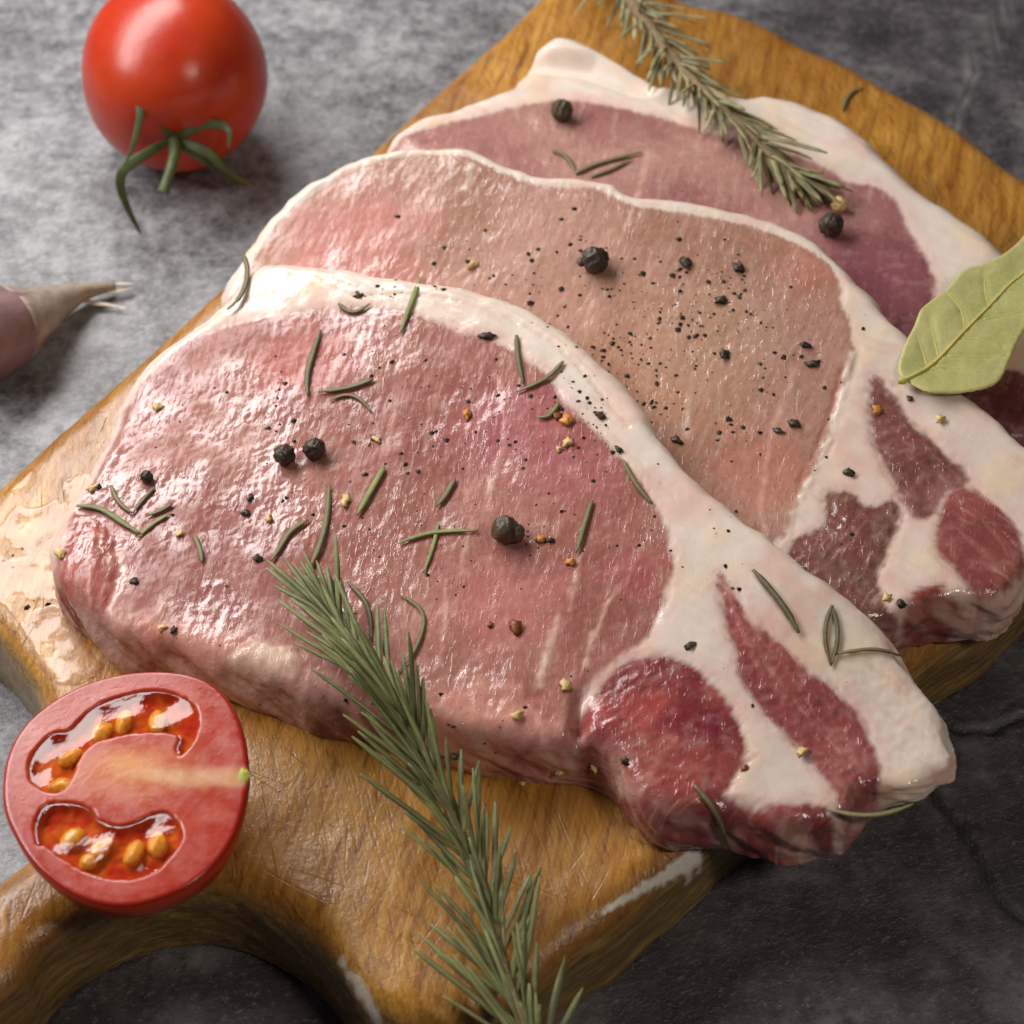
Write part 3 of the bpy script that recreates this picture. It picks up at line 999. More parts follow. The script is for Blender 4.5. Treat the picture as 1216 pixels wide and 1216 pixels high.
JUICE = clear_mat('meat_juice', (0.97, 0.88, 0.78), 0.14, 0.16, lin(226, 190, 160), 0.05, 1.6, 1.5, 0.43)
film('juice_puddle', 'pale glossy meat juice puddle on the board left of the front chop',
     [(-45, 668), (-20, 640), (0, 622), (12, 606), (22, 599), (40, 603), (53, 599), (66, 588), (78, 566), (89, 565), (99, 556), (125, 580), (120, 660), (100, 720), (104, 765), (120, 790), (105, 806), (78, 813), (55, 800), (38, 772), (22, 742), (0, 716), (-25, 706)], 0.45, JUICE, 0.5, 60)
CLEAR = clear_mat('clear_juice', (0.98, 0.94, 0.88), 0.03, 0.0, (1, 1, 1), 0.05, 4, 1.42)
film('juice_drop', 'small clear juice drop near the left edge of the board', [(12, 582), (20, 566), (36, 557), (44, 562), (38, 576), (24, 586)], 0.9, CLEAR, 0.4, 70)
# tiny wet beads on the wood
V, Fc = [], []
for (cx, cy, sx_, sy_, n_) in [(335, 950, 42, 60, 170), (20, 1080, 30, 40, 60), (240, 1040, 60, 30, 40)]:
    for _ in range(n_):
        px, py = random.gauss(cx, sx_ * 0.6), random.gauss(cy, sy_ * 0.6)
        p, nn = see(px, py)
        if abs(p[2] - BT) > 1.6:
            continue
        r = random.uniform(0.18, 0.55)
        b0 = len(V)
        rings = 3
        for k in range(rings):
            a = math.pi / 2 * k / rings
            for j in range(7):
                t = 2 * math.pi * j / 7
                V.append((p[0] + r * math.cos(a) * math.cos(t) * 1.2, p[1] + r * math.cos(a) * math.sin(t), p[2] - 0.05 + 0.5 * r * math.sin(a)))
        V.append((p[0], p[1], p[2] - 0.05 + 0.5 * r))
        for k in range(rings - 1):
            for j in range(7):
                Fc.append((b0 + k * 7 + j, b0 + k * 7 + (j + 1) % 7, b0 + (k + 1) * 7 + (j + 1) % 7, b0 + (k + 1) * 7 + j))
        for j in range(7):
            Fc.append((b0 + (rings - 1) * 7 + j, b0 + (rings - 1) * 7 + (j + 1) % 7, b0 + rings * 7))
tag(link('moisture_beads', mesh_py('moisture_beads', V, Fc), CLEAR), 'tiny beads of moisture on the wood beside the halved tomato', 'moisture', None, 'stuff')


# ------------------------------------------------------------------ whole tomato
def tomato_mat():
    t = NT('tomato_skin')
    f = t.noise(18, detail=3)
    c = t.mix(t.rng(f, 0.35, 0.65, 0, 1), lin(178, 42, 20), lin(192, 62, 27))
    c = t.mix(t.rng(t.noise(0.8, detail=2), 0.55, 0.75, 0, 0.15), c, lin(230, 110, 50))
    t.base(c)
    t.inp('Subsurface Weight', 0.25)
    t.p.inputs['Subsurface Radius'].default_value = (1.0, 0.25, 0.1)
    t.inp('Subsurface Scale', 0.004)
    t.inp('Roughness', 0.30)
    t.inp('Normal', t.bump(t.noise(6, detail=2), 0.15))
    return t.m


TOM = tomato_mat()
GREEN = simple('calyx_green', lin(78, 90, 50), 0.55, 0.3, 3.0, 0.12, 0.9, rnd=0.3)
TR = 20.5
tc = on_z(207, 88, TR * 0.98)
for _ in range(3):
    dd = np.linalg.norm(tc - CPOS)
    TR = 107 / 608 * TAN * dd * 0.985
    tc = on_z(207, 88, TR * 0.97)
adir = -ray(207, 88) * 0.60 - UPV * 0.72 - RGT * 0.02
adir /= np.linalg.norm(adir)
aq = Vector(adir).to_track_quat('Z', 'Y').to_matrix()
tom = thing('tomato', 'whole ripe red tomato with green calyx lying on the grey table', 'tomato', (tc[0], tc[1], 0))
t0 = np.array([tc[0], tc[1], 0])
V, Fc = [], []
nu, nv = 64, 40
for j in range(nv + 1):
    th = math.pi * j / nv
    rr_ = math.sin(th) ** 0.95 if 0 < j < nv else 0
    zz = math.cos(th) * 1.08
    zz -= 0.13 * math.exp(-(th / 0.32) ** 2)
    for i in range(nu):
        ph = 2 * math.pi * i / nu
        lob = 1 + 0.012 * math.cos(5 * ph + 0.6) * math.sin(th)
        V.append(np.array(aq @ Vector((rr_ * math.cos(ph) * TR * lob, rr_ * math.sin(ph) * TR * lob, zz * TR))) + tc)
for j in range(nv):
    for i in range(nu):
        Fc.append((j * nu + i, j * nu + (i + 1) % nu, (j + 1) * nu + (i + 1) % nu, (j + 1) * nu + i))
V = np.array(V)
link('skin', mesh_py('skin', V - t0, Fc), TOM, tom)
tb = BVHTree.FromPolygons([tuple(v) for v in V], Fc)
SURF.append(tb)
cal = on_z(207, 165, tc[2] - TR * 0.15)
h = tb.ray_cast(Vector(CPOS), Vector(ray(206, 163)))
cald = h[3]


def cpt(px, py, out):
    return CPOS + ray(px, py) * (cald - out)


def ribbon(pts, w, th=0.5, n=8):
    c = catmull(np.array(pts), False, 5)
    m = len(c)
    rad = [w * (0.55 + 0.6 * math.sin(min(1, (i / m) * 1.7) * math.pi * 0.62)) * (1 - (i / (m - 1)) ** 2.2) + 0.12 for i in range(m)]
    return tube(c, rad, n, th, tuple(-ray(206, 163)), 0.35)


sep = [[(204, 164, 1), (192, 145, 3.5), (178, 126, 5), (168, 121, 5.5), (166, 140, 7), (158, 172, 8.5), (148, 196, 9)],
       [(203, 166, 1), (185, 176, 4), (162, 190, 6.5), (146, 203, 7.5), (143, 222, 5.5), (152, 248, 1), (163, 270, -4), (171, 283, -7)],
       [(212, 164, 1), (226, 154, 3.5), (246, 147, 4.5), (265, 149, 5), (273, 158, 6), (271, 178, 6.5)],
       [(213, 168, 1), (232, 175, 3), (250, 184, 3.5), (266, 200, 2), (285, 213, -1), (304, 221, -3)],
       [(209, 169, 1), (226, 178, 2.0), (244, 190, 1.0), (262, 203, -2), (282, 219, -4)]]
for s_ in sep:
    v, f = ribbon([cpt(*p) for p in s_], 1.3, 0.35)
    link('sepal', mesh_py('sepal', np.array(v) - t0, f), GREEN, tom)
st = catmull([cpt(*p) for p in [(207, 164, 0), (208, 180, 4), (203, 200, 7), (196, 222, 9), (194, 228, 9.3)]], False, 5)
v, f = tube(st, [1.9 - 0.5 * math.sin(i / len(st) * 3) + (0.25 if i > len(st) - 3 else 0) for i in range(len(st))], 10)
link('stem', mesh_py('stem', np.array(v) - t0, f), GREEN, tom)


# ------------------------------------------------------------------ halved tomato
def flesh_mat():
    t = NT('tomato_flesh')
    col = t.attr('col', True)
    f = t.noise(0.9, detail=4, rough=0.7)
    col = t.mix(t.rng(f, 0.35, 0.7, 0, 0.08), col, lin(236, 130, 90))
    t.base(col)
    t.inp('Subsurface Weight', 0.4)
    t.p.inputs['Subsurface Radius'].default_value = (1.0, 0.3, 0.15)
    t.inp('Subsurface Scale', 0.003)
    t.inp('Roughness', t.rng(t.noise(4), 0.35, 0.65, 0.16, 0.30))
    b = t.bump(t.noise(0.6, detail=3), 0.025, 0.8)
    b = t.bump(t.noise(5.0, detail=1), 0.03, 0.6, b)
    t.inp('Normal', b)
    return t.m


FLESH = flesh_mat()
t_ = NT('tomato_chamber')
t_.base(t_.attr('col', True))
t_.inp('Roughness', 0.75)
t_.inp('Specular IOR Level', 0.1)
CHAM = t_.m
GEL = clear_mat('tomato_gel', (1.0, 0.86, 0.70), 0.05, 0.04, lin(206, 90, 40), 0.10, 3.0, 1.55)
SEED = simple('tomato_seed', lin(230, 168, 66), 0.3, 0.3, 1.5, 0.05, 0.6, sss=0.3)
HZ = BT + 19.0
hc = on_z(152, 935, HZ)
hn = np.array([-0.03, 0.02, 1.0])
hn /= np.linalg.norm(hn)
hu = np.cross([0, 1, 0], hn)
hu /= np.linalg.norm(hu)
hv = np.cross(hn, hu)


def face(px, py):
    d = ray(px, py)
    t = np.dot(hc - CPOS, hn) / np.dot(d, hn)
    p = CPOS + d * t - hc
    return np.array([np.dot(p, hu), np.dot(p, hv)])


def fpoly(pts, k=5):
    return catmull([face(*p) for p in pts], k=k)


def f3(a, b, h_):
    return hc + np.outer(a, hu) + np.outer(b, hv) + np.outer(h_, hn)


rim = fpoly([(4, 930), (10, 895), (28, 862), (58, 835), (100, 812), (150, 799), (200, 797), (238, 805), (265, 824), (282, 852), (291, 885), (294, 920), (289, 955), (278, 990), (258, 1022), (228, 1048), (190, 1066), (150, 1075), (110, 1070), (72, 1052), (40, 1024), (18, 990), (6, 960)])
# from the zoomed pixel lists: two seed chambers
cavA = fpoly([(35, 925), (34, 905), (44, 886), (62, 870), (82, 866), (98, 850), (110, 840), (135, 828), (170, 820), (200, 821), (226, 832), (236, 850), (233, 872), (222, 890), (213, 898), (208, 888), (212, 874), (195, 870), (160, 870), (130, 876), (108, 884), (95, 900), (84, 925), (70, 940), (50, 938)])
cavB = fpoly([(40, 980), (52, 956), (80, 952), (105, 958), (118, 972), (140, 980), (160, 976), (180, 966), (198, 964), (212, 976), (217, 992), (206, 1012), (190, 1030), (165, 1042), (135, 1044), (105, 1036), (78, 1022), (55, 1005), (44, 1002)])
P = pillow(rim, 0.6, 0.55, 0.35)
a, b = P['x'], P['y']
lo, hi = rim.min(0) - 2, rim.max(0) + 2
sr = Field(rim, lo, hi, 0.5)(a, b)
sA, sB = Field(cavA, lo, hi, 0.4)(a, b), Field(cavB, lo, hi, 0.4)(a, b)
sC = np.maximum(sA, sB) + 0.2 * pn(a / 1.5, b / 1.5, 3)
cav = sm(-0.2, 1.1, sC)
col = np.tile(lin(204, 66, 42), (len(a), 1))
col = col + (lin(190, 44, 28) - col) * sm(3.0, 0.2, sr)[:, None]
col = col + (lin(216, 86, 60) - col) * (sm(-0.2, 0.6, fbm(a, b, 7, 31)) * sm(1.5, 4, sr) * 0.7)[:, None]
cc = face(150, 915)
dc = np.hypot((a - cc[0]) / 1.9, b - cc[1])
col = col + (lin(238, 140, 84) - col) * (sm(9.5, 2.0, dc) * 0.8)[:, None]
core = catmull([face(*p) for p in [(150, 912), (190, 920), (230, 924), (262, 924), (288, 922)]], False, 4)
dco = seg_dist(core, a, b, False)
col = col + (lin(246, 196, 140) - col) * (sm(3.4, 0.2, dco + 0.8 * fbm(a, b, 4, 35)) * 0.75)[:, None]
yv = face(150, 908)
col = col + (lin(246, 150, 40) - col) * (sm(4.2, 0.5, np.hypot((a - yv[0]) / 2.1, b - yv[1]) + fbm(a, b, 3, 36)) * 0.7)[:, None]
col = col + (lin(176, 46, 26) + (lin(196, 100, 40) - lin(176, 46, 26)) * sm(-.2, .5, fbm(a, b, 5, 44))[:, None] - col) * (cav * 0.95)[:, None]
ht = P['z'] - 0.6 + 0.06 * fbm(a, b, 12, 37, 1) * (1 - cav) + 0.008 * pn(a / 1.1, b / 1.1, 39) - cav * (1.9 + 0.5 * fbm(a, b, 3, 38)) 
seeds = [(82, 896, 40, 1.0), (72, 930, 5, 1.0), (120, 866, 65, .95), (146, 854, 85, 1.1), (186, 854, 95, 1.05), (84, 992, 48, .95), (118, 1006, 60, 1.1), (158, 1010, 75, 1.1), (186, 1000, 95, 1.05), (104, 1020, 50, .7)]
for sx0, sy0, _a, _l in seeds:
    sp = face(sx0, sy0)
    dsd = np.hypot(a - sp[0], b - sp[1])
    col = col + (lin(206, 120, 40) - col) * (sm(4.2, 1.5, dsd) * cav * 0.75)[:, None]
col = col * np.where(cav > 0.5, 1.0, 0.74)[:, None]
co = f3(a, b, ht)
half = thing('halved_tomato', 'halved tomato with cut side up showing seeds, at the base of the handle', 'tomato', (hc[0], hc[1], BT))
h0 = np.array([hc[0], hc[1], BT])
nr = vnormals(co, P['q'])
isc = (cav[P['q']].mean(1) > 0.5)
HP = []
for nm, sel in (('flesh', ~isc), ('seed_chamber', isc & (sA[P['q'][:, 0]] > sB[P['q'][:, 0]])), ('seed_chamber', isc & (sA[P['q'][:, 0]] <= sB[P['q'][:, 0]]))):
    qq = P['q'][sel]
    used, inv = np.unique(qq, return_inverse=True)
    HP.append(link(nm, mesh_np(nm, co[used] - h0, inv.reshape(-1, 4), col[used], nrm=nr[used]), FLESH if nm == 'flesh' else CHAM, half))
# skin: a bowl from the rim down to the board
rings, V, Fc = 16, [], []
m = len(rim)
for k in range(rings + 1):
    ph = (math.pi / 2) * k / rings
    s_ = max(math.cos(ph), 0.0) ** 1.35
    V.append(f3(rim[:, 0] * s_ * 1.012, rim[:, 1] * s_ * 1.012, np.full(m, -0.9 - (HZ - BT - 1.0) * math.sin(ph) * 0.985)))
V.insert(0, f3(rim[:, 0] * 0.985, rim[:, 1] * 0.985, np.full(m, -0.35)))
V = np.concatenate(V)
for k in range(rings + 1):
    for i in range(m):
        Fc.append((k * m + (i + 1) % m, k * m + i, (k + 1) * m + i, (k + 1) * m + (i + 1) % m))
link('skin', mesh_py('skin', V - h0, Fc), TOM, half)
add_surface(V, Fc)
# clear gel over each chamber
for cp, hp in ((cavA, HP[1]), (cavB, HP[2])):
    G = pillow(cp * 1.0, 0.5, 0.5, 0.4)
    a2, b2 = G['x'], G['y']
    hh = -0.42 + G['z'] * 0.8 + 0.30 * fbm(a2, b2, 6.5, 51, 1) * G['up']
    link('gel', mesh_np('gel', f3(a2, b2, hh) - h0, G['q']), GEL, hp)
for i, (px, py, ang, ln) in enumerate(seeds):
    p = face(px, py)
    me = blob(1.0, 80 + i, 2.6 * ln, 1.5 + 0.15 * (i % 3), 0.95, 0.14, 3)
    o = link('seed', me, SEED, HP[1] if py < 945 else HP[2])
    o.location = Vector((f3([p[0]], [p[1]], [-0.95])[0] - h0) * S)
    M = Matrix((Vector(hu), Vector(hv), Vector(hn))).transposed().to_4x4() @ Matrix.Rotation(math.radians(ang), 4, 'Z')
    o.rotation_euler = M.to_euler()
p = face(288, 921)
sc_ = link('stem_scar', blob(1.0, 99, 1.3, 2.0, 0.6, 0.25, 3), simple('scar_green', lin(176, 170, 70), 0.5, 0.35, 1.2, 0.1), HP[0])
sc_.location = Vector((f3([p[0]], [p[1]], [-0.4])[0] - h0) * S)

# ------------------------------------------------------------------ garlic clove
GARL = simple('garlic_skin', lin(134, 105, 104), 0.42, 0.22, 9.0, 0.25, 3.0, sss=0.15)
GPAP = simple('garlic_paper', lin(214, 200, 180), 0.6, 0.2, 3.0, 0.2, 1.2)
GTAN = simple('garlic_neck', lin(156, 140, 124), 0.5, 0.22, 3.0, 0.25, 1.6)
gax = [(-52, 400, 11.0, 10.0), (-30, 396, 11.5, 12.2), (-8, 391, 11.0, 11.6), (14, 384, 10.0, 9.8), (34, 376, 8.8, 7.6), (52, 367, 7.2, 5.6), (70, 358, 5.6, 4.0), (88, 350, 4.4, 2.7), (104, 345, 3.4, 1.9), (120, 342, 2.7, 1.35), (136, 339, 2.2, 1.0)]
gp = [on_z(a_, b_, zc) for a_, b_, zc, r_ in gax]
gl_ = np.array([gp[3][0], gp[3][1], 0])
gar = thing('garlic_clove', 'pinkish unpeeled garlic clove with dry papery tip on the grey table', 'garlic', gl_)
cc_ = catmull(np.array([np.append(p_, g[3]) for p_, g in zip(gp, gax)]), False, 4)


def lumpy_tube(c4, n, seed, amp):
    v, f = tube(c4[:, :3], c4[:, 3], n)
    v = np.array(v)
    for i in range(len(c4)):
        for k in range(n):
            ang = 2 * math.pi * k / n
            rr2 = 1 + amp * (abs(math.sin(ang * 1.5 + 0.6)) - 0.5) + 0.05 * float(pn(i * 0.3, k * 0.7, seed))
            v[i * n + k] = c4[i, :3] + (v[i * n + k] - c4[i, :3]) * rr2
    return v, f


v, f = lumpy_tube(cc_[:22], 22, 4, 0.16)
link('skin', mesh_py('skin', v - gl_, f), GARL, gar)
c5 = cc_[12:].copy()
c5[:, 3] += 0.25
v, f = lumpy_tube(c5, 16, 6, 0.2)
link('neck', mesh_py('neck', v - gl_, f), GTAN, gar)
for tp in ([(104, 345, 3.3), (122, 340, 2.9), (140, 337, 2.7), (158, 337, 2.4)], [(92, 354, 2.4), (112, 360, 1.5), (130, 362, 1.1), (152, 367, 0.8)], [(118, 343, 2.3), (140, 345, 1.7), (160, 342, 1.2)]):
    c = catmull([on_z(*p_) for p_ in tp], False, 4)
    v, f = tube(c, [0.95 * (1 - i / (len(c) - 1)) ** 0.7 + 0.10 for i in range(len(c))], 8, 0.3)
    link('papery_tip', mesh_py('papery_tip', np.array(v) - gl_, f), GPAP, gar)


# ------------------------------------------------------------------ bay leaf
def bay_mat():
    t = NT('bay_leaf')
    vein = t.attr('vein')
    c = t.mix(t.rng(t.noise(14, detail=3), 0.35, 0.65, 0, 1), lin(170, 170, 104), lin(188, 184, 120))
    vn = t.n('ShaderNodeTexVoronoi', feature='DISTANCE_TO_EDGE')
    vn.inputs['Scale'].default_value = 1000 / 1.6
    t.l(t.obj(), vn.inputs['Vector'])
    net = t.rng(vn.outputs['Distance'], 0.0, 0.12, 0.35, 0.0)
    c = t.mix(net, c, lin(200, 196, 136))
    c = t.mix(t.rng(t.noise(2.5, detail=4), 0.66, 0.74, 0, 0.5), c, lin(110, 100, 50))
    c = t.mix(vein, c, lin(206, 196, 116))
    t.base(c)
    t.inp('Roughness', 0.45)
    t.inp('Subsurface Weight', 0.1)
    t.inp('Subsurface Scale', 0.001)
    t.inp('Normal', t.bump(t.noise(1.2, detail=3), 0.12))
    return t.m


BAY = bay_mat()
bz0 = see(1085, 470)[0][2] + 0.8
bq = on_z(1075, 452, bz0)


def leaf_z(x, y):
    return bz0 + 0.035 * ((x - bq[0]) * 0.7 + (y - bq[1]) * 0.7) + 2.1


leaf_px = [(1067, 442), (1069, 424), (1077, 403), (1086, 386), (1093, 369), (1106, 357), (1124, 344), (1138, 327), (1149, 318), (1168, 313), (1190, 303), (1206, 290), (1225, 272), (1260, 245), (1300, 222), (1320, 225), (1310, 262), (1285, 310), (1250, 355), (1216, 394), (1200, 425), (1190, 447), (1176, 459), (1145, 466), (1115, 467), (1100, 465), (1082, 455)]
lp = px_poly(leaf_px, leaf_z, 4)
P = pillow(lp, 0.5, 0.45, 0.5)
x, y = P['x'], P['y']
mid_px = [(1072, 452), (1090, 444), (1116, 424), (1145, 394), (1172, 366), (1200, 337), (1216, 324), (1260, 283), (1315, 228)]
mid = catmull([on_z(a_, b_, leaf_z)[:2] for a_, b_ in mid_px], False, 4)
vein_px = [[(1115, 424), (1109, 400), (1105, 378)], [(1146, 391), (1141, 368), (1124, 349)], [(1175, 364), (1170, 345), (1170, 324)], [(1125, 422), (1160, 424), (1195, 421)], [(1168, 379), (1195, 374), (1225, 368)], [(1112, 433), (1140, 437), (1165, 442)], [(1102, 437), (1097, 420), (1090, 402)], [(1142, 401), (1165, 405), (1190, 412)], [(1198, 348), (1220, 347), (1245, 338)]]
veins = [catmull([on_z(a_, b_, leaf_z)[:2] for a_, b_ in vp], False, 4) for vp in vein_px]
dm = seg_dist(mid, x, y, False)
dv = np.min([seg_dist(v_, x, y, False) for v_ in veins], axis=0)
vein = np.maximum(np.exp(-(dm / 0.6) ** 2), 0.4 * np.exp(-(dv / 0.45) ** 2))
sdl = P['F'](x, y)
hl = 0.4 * fbm(x, y, 15, 61, 2) + 0.10 * fbm(x, y, 4, 62, 2) + 0.35 * sm(0, 7, dm) - 0.18 * np.exp(-(dv / 0.8) ** 2) + 0.4 * sm(5, 0, sdl) * fbm(x, y, 9, 63, 1)
co = np.stack([x, y, leaf_z(x, y) - 0.5 + P['z'] + hl], 1)
bay = thing('bay_leaf', 'pale green dried bay leaf lying across the chops at the right', 'bay leaf', (bq[0], bq[1], bz0))
l0 = np.array([bq[0], bq[1], bz0])
vein = np.maximum(vein, 0.5 * sm(0.7, 0.2, sdl))
blade = link('blade', mesh_np('blade', co - l0, P['q'], attrs=dict(vein=vein)), BAY, bay)
bb = BVHTree.FromPolygons([tuple(v) for v in co], [tuple(f) for f in P['q']])
VEIN = simple('leaf_vein', lin(206, 192, 112), 0.5, 0.15, 2.0)


def on_leaf(p):
    h = bb.ray_cast(Vector((p[0], p[1], 200)), Vector((0, 0, -1)))
    return np.array(h[0]) if h[0] is not None else np.array([p[0], p[1], leaf_z(p[0], p[1])])


for i, c in enumerate([mid] + veins):
    pts = [on_leaf(p_) + [0, 0, 0.02 if i == 0 else -0.03] for p_ in c[:-3 if i == 0 else None]]
    r0 = 0.42 if i == 0 else 0.17
    v, f = tube(pts, [r0 * (1 - 0.6 * k / len(pts)) for k in range(len(pts))], 8)
    link('midrib' if i == 0 else 'vein', mesh_py('vein', np.array(v) - l0, f), VEIN, blade)
o = link('leaf_stalk', blob(0.95, 71, 1.2, 1.0, 0.9, 0.3, 2), simple('leaf_stalk', lin(206, 186, 96), 0.6, 0.3, 1.0), blade)
o.location = Vector((on_leaf(mid[0]) - l0) * S)


# ------------------------------------------------------------------ rosemary
def needle_mat(name, a_, b_, dry=0.0):
    t = NT(name)
    oi = t.n('ShaderNodeObjectInfo')
    c = t.ramp(oi.outputs['Random'], [(0.0, a_), (0.45, b_), (0.8, a_ * 0.7 + b_ * 0.2), (1.0, b_ * 0.55)])
    c = t.mix(t.rng(t.noise(1.6, detail=4, rough=0.7), 0.4, 0.7, 0, 0.45), c, np.clip(b_ * 1.5, 0, 1))
    c = t.mix(t.rng(t.noise(6.0, detail=2), 0.5, 0.75, 0, 0.5), c, lin(70, 62, 40))
    c = t.mix(t.rng(t.attr('mid'), 0.35, 1.0, 0.0, 0.5), c, lin(164, 160, 114))
    t.base(c)
    t.inp('Roughness', 0.55)
    t.inp('Normal', t.bump(t.noise(0.35, detail=3), 0.10))
    return t.m


ROSE = needle_mat('rosemary_green', lin(84, 90, 46), lin(126, 128, 76))
ROSEB = needle_mat('rosemary_grey', lin(116, 110, 74), lin(158, 148, 106))
STEM = simple('rosemary_stem', lin(128, 108, 78), 0.75, 0.3, 1.5, 0.25, 0.7)


def stripe(me):
    a_ = me.attributes.new('mid', 'FLOAT', 'POINT')
    n_ = len(me.vertices)
    a_.data.foreach_set('value', np.array([1.0 if k % 8 == 2 else (0.6 if k % 8 in (5, 6, 7) else 0.0) for k in range(n_)], np.float32))


def needle_mesh(L, w, bend, twist, seed):
    r_ = random.Random(seed)
    m = 9
    pts = []
    for i in range(m):
        t = i / (m - 1)
        pts.append((L * t, bend * math.sin(t * 1.4) * t + twist * t * t * 0.6, 0.14 * L * (t - t * t) * r_.uniform(0.6, 1.2)))
    rad = [w * (0.45 + 0.55 * min(1, 5 * t)) * (1.0 if t < 0.75 else 1 - ((t - 0.75) / 0.25) ** 2 * 0.72) for t in [i / (m - 1) for i in range(m)]]
    v, f = tube(pts, rad, 8, 0.62, (0, 0, 1), 0.45)
    me = mesh_py('needle', v, f)
    stripe(me)
    return me


NV = [needle_mesh(17, 0.72, b_, tw, i) for i, (b_, tw) in enumerate([(0.6, 0.3), (-0.8, 0.2), (1.6, 0.5), (-1.8, -0.3), (0.1, 0), (2.6, 0.8), (-2.8, -0.6), (0.9, -0.9)])]


def sprig(name, label, stem, n, lens, angs, rad, mat, seed, w=1.0, droop=0.0, tipn=8, lean=0.5):
    """stem: 3D points from the cut end to the tip; needles lean towards the tip"""
    r_ = random.Random(seed)
    c = catmull(np.array(stem), False, 10)
    m = len(c)
    o0 = c[m // 2].copy()
    root = thing(name, label, 'rosemary', o0)
    v, f = tube(c, [rad * (1 - 0.72 * i / (m - 1)) * (1 + 0.12 * math.sin(i * 1.3)) for i in range(m)], 10)
    link('stem', mesh_py('stem', np.array(v) - o0, f), STEM, root)
    mats = {}
    for k, base in enumerate(NV):
        me = base.copy()
        me.materials.clear()
        me.materials.append(mat)
        mats[k] = me
    for i in range(n + tipn):
        if i < n:
            t = (i + r_.uniform(-.4, .4)) / n * 0.97
        else:
            t = r_.uniform(0.93, 0.99)
        t = min(max(t, 0.0), 0.995)
        fi = t * (m - 1)
        j = int(fi)
        p = c[j] + (c[min(j + 1, m - 1)] - c[j]) * (fi - j)
        tg = c[min(j + 2, m - 1)] - c[max(j - 2, 0)]
        tg /= np.linalg.norm(tg)
        s = np.cross(tg, [0, 0, 1])
        s /= np.linalg.norm(s)
        u = np.cross(s, tg)
        left = r_.random() < lean
        phi = (math.pi if left else 0.0) + r_.uniform(-0.55, 0.55) if i % 3 else r_.uniform(0.2, math.pi - 0.2)
        A = math.radians(r_.uniform(*angs) * (1 - 0.45 * t))
        d = tg * math.cos(A) + (s * math.cos(phi) + u * (abs(math.sin(phi)) * 0.8 + 0.08)) * math.sin(A)
        d[2] -= droop * r_.random()
        d /= np.linalg.norm(d)
        L = r_.uniform(*lens) * (1.12 if left else 0.92) * (1 - 0.25 * max(0, t - 0.8) / 0.2)
        e = p + d * L
        g = ground(e[0], e[1]) + 0.9
        if e[2] < g:
            d[2] += (g - e[2]) / L
            d /= np.linalg.norm(d)
        gm = p + d * L * 0.5
        g2 = ground(gm[0], gm[1]) + 0.8
        if gm[2] < g2:
            p = p + np.array([0, 0, min(g2 - gm[2], 3.0)])
        zax = np.array([0, 0, 1.0]) + s * r_.uniform(-.6, .6)
        yax = np.cross(zax, d)
        yax /= np.linalg.norm(yax)
        zax = np.cross(d, yax)
        M = Matrix((Vector(d), Vector(yax), Vector(zax))).transposed().to_4x4()
        sc_n = L / 17
        o = link('needle', mats[r_.randrange(8)], None, root)
        o.matrix_local = Matrix.Translation(Vector((p + d * rad * 0.3 - o0) * S)) @ M @ Matrix.Diagonal((sc_n, w * r_.uniform(.85, 1.2), w * r_.uniform(.85, 1.15), 1))
    return root


def path(pts):
    out = []
    for px, py, up_ in pts:
        p, _n = see(px, py)
        out.append(CPOS + ray(px, py) * (np.linalg.norm(p - CPOS) - up_ / max(0.3, -ray(px, py)[2])))
    return out


sprig('rosemary_sprig', 'green rosemary sprig lying across the front chop and the bare wood', [on_z(*p_) for p_ in [(645, 1290, 26), (628, 1235, 27), (600, 1150, 28.5), (578, 1060, 31), (542, 985, 34.5), (505, 905, 38.5), (478, 850, 41.5), (440, 800, 42), (412, 760, 41.5), (398, 735, 41.5)]],
      150, (13, 24), (10, 42), 1.05, ROSE, 3, 0.68, 0.05, 12, 0.64)
sprig('rosemary_sprig', 'thick grey-green rosemary sprig on the far chop and top edge of board', [on_z(*p_) for p_ in [(700, -60, 31), (735, -15, 34), (770, 30, 38), (800, 70, 41), (840, 112, 43), (880, 150, 43), (915, 185, 42), (945, 205, 41.5)]],
      190, (8, 18), (12, 62), 2.0, ROSEB, 9, 0.75, 0.75, 16)

